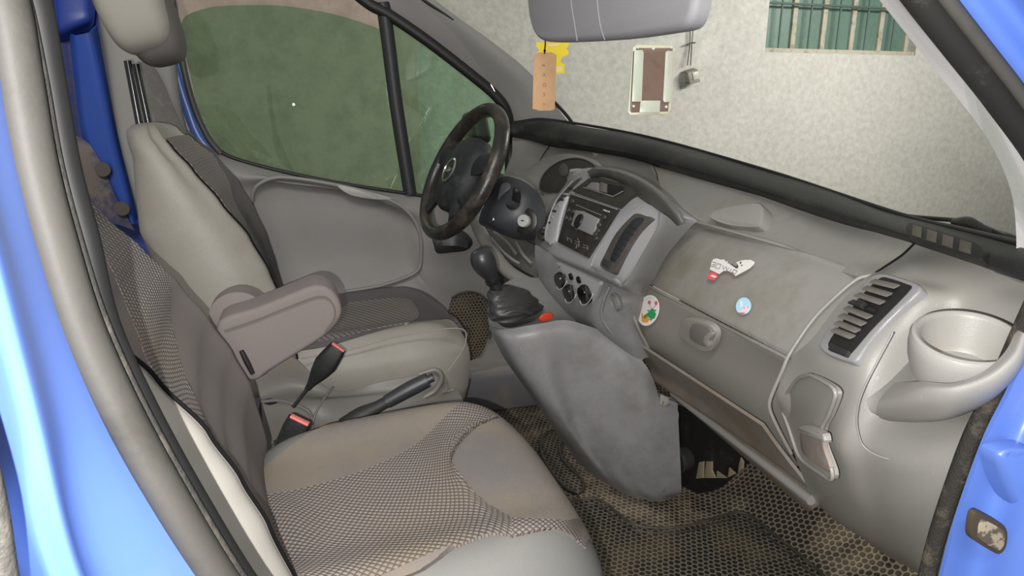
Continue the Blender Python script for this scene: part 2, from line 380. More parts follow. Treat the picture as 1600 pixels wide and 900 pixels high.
slab('sill', wx0, wx1, YW+.01, YW+.2, wz0-.02, wz0+.035, WFR, win, 0.006)
slab('frame', wx0, wx1, YW+.10, YW+.16, wz1-.05, wz1, WFR, win)
for k in range(6):
    x = wx0+0.01+k*0.30; slab('mullion', x, x+.045, YW+.09, YW+.15, wz0+.03, wz1-.05, WFR, win, 0.004)
for k in range(5): slab('pane', wx0+.055+k*.30, wx0+.31+k*.30, YW+.115, YW+.125, wz0+.035, wz1-.05, WG, win)
grille = thing('window_grille', 'dark green iron bars across the garage window opening', 'window bars', (wx0, YW, wz0))
GI = nmat('green_iron', (0.05, 0.085, 0.07), 0.6)
for k in range(5):
    x = wx0+.155+k*.29; tube('vertical_bar', [(x, YW+.04, wz0+.01), (x, YW+.04, wz1)], 0.008, GI, grille, 8, 2)
zc = P(1300, 8, Y=YW).z
tube('cross_bar', [(wx0, YW+.03, zc), (wx1, YW+.03, zc)], 0.009, GI, grille, 8, 2)
# hanging cable and box on the wall
cb = thing('hanging_junction_box', 'small grey junction box hanging from a doubled cable on the plaster wall', 'junction box', P(1080, 118, Y=YW-.06))
WIRE = nmat('dark_cable', (0.03, 0.028, 0.025), 0.7)
for dx in (0, 5): tube('cable', [P(1082+dx, -60, Y=YW-.03), P(1079+dx, 30, Y=YW-.03), P(1078+dx*.6, 68, Y=YW-.03), P(1074+dx, 102, Y=YW-.05)], 0.004, WIRE, cb, 6, 4)
tube('cable_tie', [P(1072, 70, Y=YW-.04), P(1080, 67, Y=YW-.05), P(1086, 67, Y=YW-.04)], 0.006, WIRE, cb, 6, 3)
c0 = P(1081, 119, Y=YW-.06)
boxf('box', c0, (0.045, 0, 0.012), (0, 0.035, 0.01), (-0.014, 0, 0.045), nmat('grubby_grey_box', (0.16, 0.155, 0.13), 0.6, dirt=(.05, .045, .04), dscale=30), cb, 0.006)
boxf('cover', c0+V((0.012, -.036, 0.002)), (0.026, 0, 0.006), (0, 0.006, 0), (-0.008, 0, 0.028), nmat('pale_box_cover', (0.33, 0.32, 0.28), 0.4), cb, 0.004)

# ================================================================ THE VAN'S BODY
# floor pan with rising toe board
fl = []
for y in (-0.86, -0.5, -0.1, 0.3, 0.6, 0.84):
    fl.append([V((-1.2, y, 0)), V((-.4, y, 0)), V((0.3, y, 0)), V((0.8, y, 0)), V((1.02, y, -.002)), V((1.2, y, 0.11)), V((1.33, y, 0.33)), V((1.4, y, 0.62))])
struct(sheet('floor_covering', fl, HEX, n=6, m=3, thick=0.012, toward=(0.5, -0.3, 3), uv=True))
# driver side sill and inner step seen past the seat
struct(slab('sill_panel', -0.3, 0.9, 0.76, 0.84, 0.0, 0.14, nmat('scuffed_grey_sill', (0.12, 0.118, 0.125), 0.45, dirt=(.2, .17, .12), dscale=9), None, 0.02))
# rear side wall of the load bay (blue, dusty) with the raised rib and the pressed boxes
YB = 0.86
bay = thing('load_bay_side', 'dusty blue ribbed sheet metal behind the driver seat', 'van side wall', (-0.6, YB, 0.5)); del bay['label']; del bay['category']; struct(bay)
def U(u, v, y): return P(u, v, Y=y)
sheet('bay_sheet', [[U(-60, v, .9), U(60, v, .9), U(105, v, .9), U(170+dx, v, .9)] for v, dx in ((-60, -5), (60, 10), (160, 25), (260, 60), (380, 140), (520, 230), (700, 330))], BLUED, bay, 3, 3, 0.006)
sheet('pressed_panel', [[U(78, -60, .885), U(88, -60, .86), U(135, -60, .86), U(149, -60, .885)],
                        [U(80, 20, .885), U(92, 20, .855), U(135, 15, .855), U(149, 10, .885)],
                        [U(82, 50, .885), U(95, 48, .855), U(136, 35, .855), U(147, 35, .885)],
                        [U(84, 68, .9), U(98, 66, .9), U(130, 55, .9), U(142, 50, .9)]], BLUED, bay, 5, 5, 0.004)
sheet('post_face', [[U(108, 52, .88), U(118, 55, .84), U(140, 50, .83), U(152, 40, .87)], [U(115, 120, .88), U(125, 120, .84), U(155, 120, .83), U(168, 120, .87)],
                    [U(130, 220, .88), U(140, 220, .84), U(175, 220, .83), U(187, 220, .87)], [U(165, 300, .88), U(175, 300, .84), U(197, 300, .83), U(208, 300, .87)],
                    [U(196, 350, .88), U(200, 350, .85), U(208, 350, .83), U(220, 352, .87)]], nmat('inner_blue_paint', (0.028, 0.085, 0.42), 0.35, 0.45, dirt=(.12, .11, .12), dscale=6, damt=.35), bay, 5, 5, 0.005)
tube('rib_edge', [U(66, -40, .85), U(84, 40, .85), U(95, 110, .85), U(103, 170, .85), U(106, 215, .85), U(98, 240, .85)], 0.006, BLUED, bay, 8, 5)
sheet('tan_gusset', [[U(96, 205, .84), U(125, 215, .84), U(140, 225, .84)], [U(100, 250, .83), U(140, 255, .83), U(162, 260, .83)], [U(105, 300, .83), U(160, 300, .83), U(180, 305, .83)], [U(110, 340, .83), U(180, 350, .83), U(210, 360, .83)]],
      nmat('dusty_primer', (0.17, 0.145, 0.13), 0.6, 0.3, dirt=(0.04, 0.045, 0.12), dscale=9, damt=.8, dlo=.5, dhi=.6, bump=.2), bay, 5, 4, 0.004)
for u, v in ((162, 264), (192, 325)):
    lathe('grommet', [(0.0, .0), (.016, .0), (.02, -.006), (.02, -.012)], U(u, v, .825), (0, 1, 0), nmat('brown_grommet', (.10, .085, .07), .6), bay, 20)
# far B pillar trim (grey) + seat belt
struct(sheet('trim_1', [[U(148, -80, .87), U(160, -80, .82), U(215, -80, .80), U(262, -80, .80), U(268, -80, .86)],
                 [U(153, 20, .87), U(160, 20, .82), U(215, 20, .80), U(268, 20, .80), U(272, 20, .86)],
                 [U(160, 90, .87), U(175, 90, .82), U(225, 90, .80), U(270, 100, .80), U(276, 100, .86)],
                 [U(183, 210, .87), U(190, 210, .82), U(240, 210, .80), U(285, 200, .80), U(292, 200, .86)],
                 [U(215, 340, .87), U(225, 340, .82), U(280, 300, .80), U(320, 280, .80), U(330, 280, .86)]],
            nmat('pillar_trim_grey', (0.235, 0.228, 0.215), 0.5, 0.4, bump=.2, bscale=700), n=5, m=4, thick=0.004))
belt = sheet('seat_belt', [[U(214, 95, .79), U(238, 100, .785)], [U(228, 130, .775), U(255, 130, .77)], [U(236, 170, .76), U(272, 170, .755)], [U(250, 215, .74), U(292, 215, .735)]],
      nmat('woven_grey_belt', (0.14, 0.132, 0.125), 0.8, .2, dirt=(.22, .21, .2), dscale=60, damt=.5, bump=.6, bscale=900), None, 4, 5, 0.0015)
tag(belt, 'grey woven seat belt strap hanging behind the driver headrest', 'seat belt')
# near B pillar (blue) and its seals
bp = thing('door_opening_pillar', 'x', 'x', (-.1, -.9, .6)); del bp['label']; del bp['category']; struct(bp)
sheet('painted_pillar', [
    [U(-260, -60, -1.0), U(-180, -60, -.965), U(-90, -60, -.955), U(-40, -60, -.92), U(-12, -60, -.88)],
    [U(-170, 200, -1.0), U(-100, 200, -.965), U(-55, 200, -.955), U(-25, 200, -.92), U(18, 200, -.88)],
    [U(-110, 450, -1.0), U(-30, 450, -.965), U(10, 450, -.955), U(40, 450, -.92), U(82, 450, -.88)],
    [U(-70, 650, -1.0), U(25, 650, -.965), U(62, 650, -.957), U(95, 650, -.92), U(160, 650, -.88)],
    [U(-20, 800, -1.0), U(45, 800, -.965), U(95, 800, -.96), U(125, 800, -.925), U(245, 800, -.88)],
    [U(25, 900, -1.0), U(75, 900, -.965), U(125, 900, -.96), U(160, 900, -.925), U(318, 900, -.88)],
    [U(70, 1010, -1.0), U(120, 1010, -.965), U(170, 1010, -.96), U(220, 1010, -.925), U(420, 1010, -.88)]], BLUE, bp, 6, 6, 0.006)
SP = [(-25, -80), (8, 0), (32, 130), (56, 260), (88, 380), (130, 510), (190, 640), (262, 770), (345, 905), (410, 990)]
tube('outer_seal', [U(u-2, v, -.872) for u, v in SP], 0.0125, SEALG, bp, 14, 6, flat=(1.25, .9))
tube('inner_seal_lip', [U(u+25+(0 if v > 0 else -4), v-4, -.855) for u, v in SP], 0.0062, RUB, bp, 10, 6)
tube('seal_shadow_strip', [U(u+43-(10 if v > 500 else 0), v-2, -.842) for u, v in SP], 0.0095, nmat('seal_shade_black', (.008, .008, .008), .6, .3), bp, 10, 6)  # solid black strip standing in for the shade along the seal's inner side
tube('door_edge', [U(-80, 560, -1.03), U(-22, 760, -1.03), U(3, 905, -1.03), U(22, 1000, -1.03)], 0.006, RUB, bp, 10, 5)
# near A pillar: trim, seals, paint
struct(sheet('trim_2', [
    [U(1330, -60, -.79), U(1345, -60, -.80), U(1362, -60, -.815), U(1378, -60, -.85)],
    [U(1374, 0, -.79), U(1388, 0, -.80), U(1405, 0, -.815), U(1424, 0, -.85)],
    [U(1436, 78, -.79), U(1452, 78, -.80), U(1474, 78, -.815), U(1492, 72, -.85)],
    [U(1500, 158, -.79), U(1520, 155, -.80), U(1545, 152, -.815), U(1566, 150, -.85)],
    [U(1548, 225, -.79), U(1566, 222, -.80), U(1595, 220, -.815), U(1620, 215, -.85)],
    [U(1580, 300, -.79), U(1600, 298, -.80), U(1630, 296, -.815), U(1660, 290, -.85)],
    [U(1588, 372, -.79), U(1610, 370, -.80), U(1645, 370, -.815), U(1680, 365, -.85)],
    [U(1586, 415, -.79), U(1612, 415, -.80), U(1650, 415, -.815), U(1690, 410, -.85)]], nmat('pale_pillar_trim', (0.34, 0.33, 0.325), 0.5, .35, bump=.15, bscale=600), n=5, m=5, thick=0.004))
AP = [(1395, -70), (1446, 0), (1502, 72), (1570, 160), (1640, 265), (1690, 400)]
ap = thing('door_opening_front_pillar', 'x', 'x', (.6, -.9, .6)); del ap['label']; del ap['category']; struct(ap)
tube('pillar_seal', [U(u, v, -.865) for u, v in AP], 0.0135, nmat('dark_worn_seal', (.014, .013, .012), .6, .3, dirt=(.10, .09, .08), dscale=30, damt=.4, dlo=.58, dhi=.72), ap, 14, 6)
tube('seal_edge', [U(u+31, v-6, -.885) for u, v in AP], 0.0055, SEALG, ap, 10, 6)
sheet('painted_pillar', [[U(u+k, v-a, y) for k, a, y in ((38, 8, -.885), (60, 20, -.895), (95, 40, -.90), (130, 60, -.93), (190, 90, -.98))] for u, v in AP[:4]]+
      [[U(1680, 260, -.885), U(1700, 250, -.895), U(1720, 240, -.9), U(1750, 220, -.93), U(1800, 200, -.98)]], BLUE, ap, 5, 6, 0.005)
BPn = [(1640, 420), (1595, 520), (1555, 610), (1520, 680), (1490, 760), (1464, 840), (1445, 915), (1425, 990)]
tube('lower_seal', [U(u, v, -.868) for u, v in BPn], 0.0085, nmat('fuzzy_black_seal', (.022, .02, .017), .85, .2, dirt=(.12, .10, .075), dscale=40, damt=.6, bump=1.0, bscale=500), ap, 12, 6)
tube('lower_seal_lip', [U(u+19, v+4, -.874) for u, v in BPn], 0.006, RUB, ap, 10, 6)
HB = [[U(u+24, v, -.885), U(u+75, v, -.895), U(u+140, v, -.93), U(u+250, v, -.97)] for u, v in BPn]
sheet('hinge_panel', HB, BLUE, ap, 5, 5, 0.005)
bl = [U(1552, 712, -.90), U(1575, 700, -.905), U(1612, 700, -.91), U(1650, 730, -.93), U(1640, 790, -.925), U(1592, 798, -.91), U(1570, 770, -.905)]
plate('pressed_boss', [p+V((0, -.006, 0)) for p in bl], (0, .02, 0), BLUE, ap, 0.006, 4, seg=4)
ho = [U(1516, 797, -.903), U(1524, 795, -.904), U(1560, 815, -.91), U(1568, 828, -.912), U(1566, 850, -.912), U(1558, 860, -.91), U(1550, 860, -.909), U(1520, 842, -.904), U(1511, 832, -.903), U(1512, 812, -.903)]
HOB = nmat('brown_edged_hole', (.045, .035, .025), .7, .2)
plate('cable_hole_rim', [p+V((-.001, -.005, 0)) for p in ho], (0, .006, 0), HOB, ap, 0.001, 3)
hc = sum(ho, V((0, 0, 0)))/len(ho)
plate('cable_hole_floor', [hc+(p-hc)*0.72+V((.001, -.0065, -.0015)) for p in ho], (0, .003, 0), nmat('pale_hole_floor', (.26, .22, .16), .7, dirt=(.05, .04, .03), dscale=60, damt=.9, dlo=.5, dhi=.55), ap, 0.0005, 3)

# ================================================================ DRIVER DOOR
YD = 0.84
door = thing('van_door', 'driver door with grey plastic card, lowered tinted window and blue frame', 'door', P(500, 480, Y=YD))
sheet('door_card', [
    [U(262, 170, .86), U(330, 232, .855), U(430, 266, .855), U(530, 288, .855), U(650, 306, .855), U(700, 316, .855), U(790, 330, .855)],
    [U(262, 200, .84), U(340, 252, .825), U(430, 276, .825), U(535, 290, .825), U(640, 318, .825), U(690, 335, .83), U(790, 350, .83)],
    [U(262, 220, .835), U(350, 275, .815), U(440, 280, .81), U(545, 297, .81), U(630, 325, .81), U(680, 350, .825), U(790, 365, .825)],
    [U(270, 240, .84), U(370, 300, .835), U(450, 290, .845), U(550, 310, .85), U(625, 338, .845), U(672, 365, .825), U(790, 380, .825)],
    [U(290, 290, .84), U(380, 350, .845), U(470, 345, .85), U(560, 350, .85), U(628, 365, .85), U(666, 385, .825), U(790, 395, .825)],
    [U(330, 380, .84), U(400, 400, .845), U(480, 400, .85), U(570, 400, .85), U(632, 400, .85), U(668, 410, .825), U(790, 420, .825)],
    [U(360, 430, .835), U(430, 445, .83), U(510, 445, .83), U(580, 442, .83), U(640, 425, .84), U(672, 440, .82), U(790, 450, .82)],
    [U(380, 470, .83), U(440, 470, .81), U(520, 470, .81), U(590, 462, .81), U(650, 452, .815), U(690, 470, .82), U(790, 490, .82)],
    [U(400, 560, .83), U(450, 560, .80), U(540, 560, .80), U(600, 560, .80), U(680, 560, .80), U(740, 560, .82), U(800, 560, .82)]], DOORG, door, 6, 6, 0.012)
tube('card_ridge', px((392, 318, .835), (402, 290, .815), (440, 277, .806), (535, 291, .806), (600, 309, .806), (636, 330, .812), (655, 362, .82), (658, 400, .822), (650, 425, .818), (600, 445, .806), (540, 456, .80)), 0.006, DOORG, door, 8, 6)
GR = nmat('pale_pull_strip', (.32, .31, .29), .5, dirt=(.2, .18, .15), dscale=30)
plate('pull_strip', px((527, 289, .80), (560, 296, .80), (612, 310, .80), (590, 312, .80), (555, 307, .80), (538, 300, .80)), (0, .012, 0), GR, door, 0.002, 3)
hd = plate('door_handle', px((678, 370, .812), (700, 364, .812), (722, 361, .812), (735, 370, .812), (739, 382, .812), (728, 392, .812), (705, 395, .812), (684, 396, .812), (679, 385, .812)), (0, .015, 0), BLK, door, 0.004, 4)
sheet('handle_lever', [px((690, 372, .808), (715, 368, .80), (732, 378, .806)), px((692, 384, .806), (712, 384, .795), (730, 388, .804))], CHAR, hd, 5, 5, 0.005)
sg_ = plate('speaker_grille', px((706, 470, .795), (715, 461, .795), (732, 458, .795), (750, 462, .795), (762, 478, .795), (766, 500, .795), (762, 530, .795), (745, 560, .795), (706, 560, .795), (700, 500, .795)), (0, .01, 0), honeycomb('honeycomb_grille', (.14, .115, .08), (.02, .016, .011), (.17, .135, .09), 85), door, 0.002, 4)
planar_uv(sg_)
tube('grille_rim', px((706, 466, .79), (718, 459, .79), (733, 456, .79), (752, 461, .79), (764, 476, .79), (769, 500, .79), (765, 530, .79)), 0.004, RUB, door, 8, 5)
# window glass (slightly lowered), quarter glass, post, seals and frame
TINT = glassmat('green_tinted_glass', (0.66, 0.82, 0.70), .055)
gt = [(283, 60), (285, 32), (300, 20), (340, 10), (420, 8), (480, 14), (540, 27), (612, 52)]
gb = [(318, 205), (320, 212), (330, 222), (350, 240), (430, 263), (510, 279), (570, 288), (648, 302)]
sheet('window_glass', [[U(*a, .862) for a in gt], [U((a[0]+b[0])/2, (a[1]+b[1])/2, .862) for a, b in zip(gt, gb)], [U(b[0], b[1]+10, .862) for b in gb]], TINT, door, 5, 5, 0.004)
sheet('quarter_glass', [[U(606, 22, .862), U(700, 85, .862), U(770, 145, .862), U(790, 180, .862)], [U(620, 160, .862), U(700, 180, .862), U(770, 200, .862), U(796, 210, .862)], [U(640, 310, .862), U(700, 316, .862), U(770, 300, .862), U(797, 280, .862)]], TINT, door, 4, 4, 0.004)
BR = nmat('window_rubber', (.012, .012, .012), .5, .4)
tube('window_post', px((598, 4, .855), (606, 60, .855), (620, 170, .855), (641, 303, .855)), 0.0215, nmat('black_post', (.02, .021, .023), .5, .4), door, 10, 4)
tube('waist_seal', px((284, 95, .85), (298, 150, .85), (316, 202, .85), (333, 226, .85), (360, 245, .85), (430, 265, .85), (530, 286, .85), (655, 305, .85), (700, 312, .85)), 0.0055, BR, door, 8, 6)
tube('rear_frame_seal', px((262, -40, .85), (272, 10, .85), (279, 60, .85), (290, 120, .85), (306, 175, .85), (325, 215, .85), (345, 240, .85)), 0.009, nmat('grey_frame_rubber', (.05, .05, .05), .5), door, 10, 6)
tube('top_frame', px((520, -40, .845), (575, 5, .845), (606, 22, .845), (665, 62, .845), (730, 112, .845), (775, 150, .845), (793, 180, .845), (796, 230, .845), (797, 300, .845)), 0.017, BR, door, 10, 6)
tube('blue_frame', px((262, 60, .87), (275, 110, .87), (292, 165, .87), (312, 215, .87), (345, 250, .87)), 0.016, BLUE, door, 10, 6)
tube('blue_front_frame', px((740, 90, .875), (782, 140, .875), (806, 180, .875), (812, 230, .875), (808, 300, .875)), 0.014, BLUE, door, 10, 6)
# far A pillar trim
struct(sheet('trim_3', [
    [U(520, -70, .86), U(545, -80, .83), U(570, -90, .80), U(600, -95, .79)],
    [U(585, 0, .86), U(612, -10, .83), U(640, -14, .80), U(660, -20, .79)],
    [U(650, 46, .86), U(672, 40, .83), U(690, 24, .80), U(700, 16, .79)],
    [U(720, 98, .86), U(740, 90, .83), U(760, 80, .80), U(778, 72, .79)],
    [U(775, 145, .86), U(795, 140, .83), U(815, 130, .80), U(834, 120, .79)],
    [U(800, 188, .86), U(820, 190, .83), U(850, 182, .80), U(878, 178, .79)],
    [U(805, 215, .86), U(830, 215, .83), U(870, 212, .80), U(900, 205, .79)]], nmat('far_pillar_trim', (0.25, 0.235, 0.23), 0.5, .35, bump=.15, bscale=600), n=5, m=5, thick=0.004))
tube_ = tube('trim_4', px((600, -60, .80), (655, -6, .80), (702, 26, .80), (779, 80, .80), (835, 129, .80), (882, 176, .80), (900, 200, .80)), 0.006, BR, None, 8, 6); struct(tube_)
# outside mirror
mir = boxf('outside_mirror', P(744, 200, Y=1.02), (.03, 0, .01), (0, .075, 0), (-.01, 0, .055), BLK, door, 0.022, 4)
boxf('mirror_glass', P(744, 200, Y=1.02)+V((-.031, 0, -.008)), (.002, 0, .001), (0, .06, 0), (-.006, 0, .042), MIRR, mir, 0.001)

# ================================================================ WINDSCREEN, WIPER, ITEMS ON THE GLASS
WB = [P(u, v, Y=y)+V((.006, 0, 0)) for u, v, y in ((800, 192, .80), (850, 187, .72), (1000, 212, .47), (1190, 265, -.0), (1400, 335, -.46), (1500, 360, -.64), (1640, 394, -.84))]
WT = [V((0.22, .72, 1.42)), V((.30, .55, 1.45)), V((.36, .3, 1.46)), V((.38, 0, 1.46)), V((.36, -.3, 1.46)), V((.30, -.55, 1.45)), V((.22, -.74, 1.42))]
ws = thing('windscreen', 'clear curved windscreen above the dashboard', 'windscreen', (1.0, 0, .9))
sheet('windscreen_glass', [WB, [a.lerp(b, .5)+V((.03, 0, .03)) for a, b in zip(WB, WT)], WT], glassmat('clear_glass', (.98, .99, .98)), ws, 5, 6, 0.005)
tube('edge_seal', [p+V((-.003, 0, .001)) for p in WB], .004, BR, ws, 8, 6)
wip = thing('wiper_arm', 'black wiper arm lying at the foot of the windscreen', 'wiper', (1.0, -.6, .86))
tube('blade', [P(1290, 320, X=1.12), P(1400, 335, X=1.1), P(1430, 339, X=1.09), P(1505, 345, X=1.06)], 0.004, BLK, wip, 8, 4)
tube('arm', [P(1490, 346, X=1.06), P(1515, 350, X=1.05), P(1545, 366, X=1.04), P(1590, 380, X=1.03), P(1640, 396, X=1.02)], [.006, .012, .012, .011, .01], BLK, wip, 8, 5)
tube('joint', [P(1552, 360, X=1.03), P(1560, 366, X=1.03), P(1572, 370, X=1.03)], [.003, .005, .004], BLK, wip, 8, 3)

# ================================================================ SEATS
def interp(tab, z):
    if z <= tab[0][0]: return tab[0][1:]
    for a, b in zip(tab, tab[1:]):
        if z <= b[0]:
            t = (z-a[0])/(b[0]-a[0]); t = t*t*(3-2*t)*0.35+t*0.65
            return tuple(p+(q-p)*t for p, q in zip(a[1:], b[1:]))
    return tab[-1][1:]
class Back:
    """backrest front surface: z height, f across (0 = side nearest the passenger door)"""
    def __init__(s, tab, xb, rec=.035): s.tab = tab; s.rec = rec if callable(rec) else (lambda z: rec); s.xb = xb
    def pt(s, z, f, off=0.0):
        yn, xn, yf, xf = interp(s.tab, z)
        g = 2*f-1; x = xn+(xf-xn)*f-s.rec(z)*(1-abs(g)**3.2)
        # crest rolls over at the very edge
        e = max(0.0, abs(g)-.86)/.14
        x -= .03*e*e
        return V((x+off, yn+(yf-yn)*f, z+off*.35))
    def ring(s, z):
        yn, xn, yf, xf = interp(s.tab, z); r = [s.pt(z, f) for f in (0, .03, .06, .09, .12, .16, .2, .25, .3, .36, .42, .5, .58, .64, .7, .75, .8, .84, .88, .91, .94, .97, 1)]
        xb = s.xb(z); sg = 1; df = (xf-xb); dn = (xn-xb)
        r += [V((xf-.35*df, yf+.026*sg, z)), V((xf-.68*df, yf+.022*sg, z)), V((xb, yf-.03*sg, z)), V((xb-.012, yf+(yn-yf)*.3, z)), V((xb-.012, yf+(yn-yf)*.7, z)),
              V((xb, yn+.03*sg, z)), V((xn-.68*dn, yn-.022*sg, z)), V((xn-.35*dn, yn-.026*sg, z))]
        return r
    def inv(s, u, v):
        best = None
        for i in range(70):
            z = .38+i*.0095
            for j in range(61):
                p = s.pt(z, j/60)-CAM; w_ = p.dot(FW); d = (800+F*p.dot(RT)/w_-u)**2+(450-F*p.dot(UP)/w_-v)**2
                if best is None or d < best[0]: best = (d, z, j/60)
        return best[1], best[2]
def wiggle(tab, z):
    return interp([(a, b) for a, b in sorted(tab)], z)[0]
def make_back(B, seat, zs, cloth, dimp, fb, side, dl, dr, zt):
    rings = [B.ring(zs[0]+(zs[-1]-zs[0])*k/44) for k in range(45)]
    # rounded top cap
    top = rings[-1]; c = sum(top, V((0, 0, 0)))/len(top)
    for k, (sc, dz) in enumerate(((.9, .014), (.66, .024), (.3, .028), (.02, .028))): rings.append([c+(p-c)*sc+V((-.006*(k+1), 0, dz)) for p in top])
    bot = rings[0]; c = sum(bot, V((0, 0, 0)))/len(bot)
    rings = [[c+(p-c)*.05+V((0, 0, -.02)) for p in bot], [c+(p-c)*.9+V((0, 0, -.015)) for p in bot]]+rings
    g = smoothgrid(rings, 3, 1, True, False); R, C = len(g), len(g[0])
    back = mk('backrest', [p for r in g for p in r], gridfaces(R, C, True), side, seat, sharp=60)
    n = 110; zz = [zs[0]+(zt-zs[0])*k/n for k in range(n+1)]
    def edge(z, k): return fb[k] if not callable(fb[k]) else fb[k](z)
    rows = [[B.pt(z, edge(z, 0)+(edge(z, 1)-edge(z, 0))*i/40, .0035) for i in range(41)] for z in zz]
    sheet('cloth_facing', rows, cloth, back, raw=True, thick=.004)
    rows = [[B.pt(z, dl(z)+(dr(z)-dl(z))*i/40, .0047) for i in range(41)] for z in zz]
    sheet('dimpled_insert', rows, dimp, back, raw=True, thick=.0025, uv=True, ucoord=lambda j, i: .44*(dl(zz[j])+(dr(zz[j])-dl(zz[j]))*i/40))
    tube('piping', [B.pt(z, edge(z, 0), .003) for z in zz], .0022, SEAM, back, 6, 1)
    tube('piping', [B.pt(z, edge(z, 1), .003) for z in zz], .0022, SEAM, back, 6, 1)
    return back
class Cush:
    def __init__(s, cx, cy, ax, by, z0, tilt=.05, roll=.10, bol=.014, asym=0.0):
        s.cx, s.cy, s.ax, s.by, s.z0, s.tilt, s.roll, s.bol, s.asym = cx, cy, ax, by, z0, tilt, roll, bol, asym
    def r(s, x, y):
        dx = (x-s.cx)/s.ax; dy = (y-s.cy)/s.by
        return (abs(dx)**3.4+abs(dy)**3.4)**(1/3.4)
    def z(s, x, y):
        dx = (x-s.cx)/s.ax; dy = (y-s.cy)/s.by; r = s.r(x, y)
        e = min(1.15, max(0.0, r-.72)/.28)
        fr = max(0.0, dx-.3)/.7
        return s.z0+s.tilt*(x-s.cx)+s.bol*math.exp(-((abs(dy)-.72)/.18)**2)*(1 if dx < .5 else max(0, 1-(dx-.5)*2))-s.roll*.45*e**2.4-s.roll*.42*fr**3
    def pt(s, x, y, off=0.0): return V((x, y, s.z(x, y)+off))
    def out(s, th, k):
        c, n = math.cos(th), math.sin(th); q = (abs(c)**3.4+abs(n)**3.4)**(-1/3.4)
        return s.cx+s.ax*c*q*k, s.cy+s.by*n*q*k
    def inv(s, u, v):
        d = ray(u, v); t = .4; prev = None
        while t < 3:
            p = CAM+d*t; r = s.r(p.x, p.y)
            if r < .985 and p.z <= s.z(p.x, p.y): return p.x, p.y
            if prev is None or (r-1)**2*.02+(p.z-s.z(p.x, p.y))**2 < prev[0]:
                if r < 1.25: prev = ((r-1)**2*.02+(p.z-s.z(p.x, p.y))**2, p.x, p.y)
            t += .002
        x, y = prev[1:]; r = max(s.r(x, y)/.985, 1.0); return s.cx+(x-s.cx)/r, s.cy+(y-s.cy)/r
def make_cush(Q, seat, side, zbot=.30, seg=72):
    rings = []
    for k in [.01]+[.04+.03*i for i in range(32)]+[1.0]:
        rings.append([Q.pt(*Q.out(2*math.pi*i/seg, k)) for i in range(seg)])
    last = rings[-1]
    for dz, gr in ((-.012, 1.012), (-.035, 1.022), (-.07, 1.02), (-.11, 1.0), (-.15, .97)):
        rings.append([V((*Q.out(2*math.pi*i/seg, gr), max(last[i].z+dz, zbot-.02+0.0))) for i in range(seg)])
    rings.append([V((*Q.out(2*math.pi*i/seg, .9), zbot-.03)) for i in range(seg)])
    vs = [p for r in rings for p in r]; fs = gridfaces(len(rings), seg, True)
    fs.append(tuple(range(seg))); fs.append(tuple(len(vs)-seg+k for k in range(seg))[::-1])
    return mk('cushion', vs, fs, side, seat, sharp=60)
def drape(name, Q, rows, mat, parent, off, thick=.008, uv=True, n=10, m=8):
    """rows of plan points (x, y) laid over the cushion"""
    g = smoothgrid([[V((a, b, 0)) for a, b in r] for r in rows], n, m)
    return sheet(name, [[Q.pt(p.x, p.y, off) for p in r] for r in g], mat, parent, raw=True, thick=thick, uv=uv, toward=(0, 0, 9))
# ---- passenger seat
seat = thing('car_seat', 'front passenger seat nearest the camera with dimpled cloth and a raised armrest', 'seat', (0.05, -.43, .02), 'front seats')
TB = [(.40, -.63, .00, -.205, -.105), (.50, -.65, -.03, -.20, -.092), (.60, -.655, -.058, -.20, -.106), (.66, -.655, -.080, -.20, -.128), (.72, -.655, -.108, -.203, -.158), (.785, -.653, -.152, -.21, -.195), (.84, -.65, -.195, -.225, -.235),
      (.90, -.64, -.245, -.26, -.27), (.98, -.60, -.29, -.33, -.315), (1.03, -.56, -.33, -.38, -.35)]
B1 = Back(TB, lambda z: -.335-max(0, z-.75)*.45+max(0, .7-z)*.2, lambda z: .011+.016*min(1, max(0, (.82-z)/.16)))
DL = [(.40, .075), (.785, .075), (.796, .10), (.8075, .25), (.836, .45), (.875, .63), (.912, .77), (1.0, .9)]
DR = [(.40, .085), (.69, .085), (.715, .15), (.741, .28), (.7695, .56), (.798, .90), (.83, .962), (1.0, .965)]
dl = lambda z: interp(DL, z)[0]
dr = lambda z: interp(DR, z)[0]
bk1 = make_back(B1, seat, [.40, .46, .52, .60, .68, .76, .84, .91, .97, 1.02], CLOTH, DIMP, (.065, .97), CREAM, dl, dr, 1.0)
Q1 = Cush(.105, -.428, .262, .265, .508, .06, .12)
cu1 = make_cush(Q1, seat, nmat('cushion_side_cloth', (0.15, 0.147, 0.14), 0.6, 0.35, dirt=(.18, .165, .145), dscale=6, damt=.5, bump=0.15, bscale=500))
I = Q1.inv
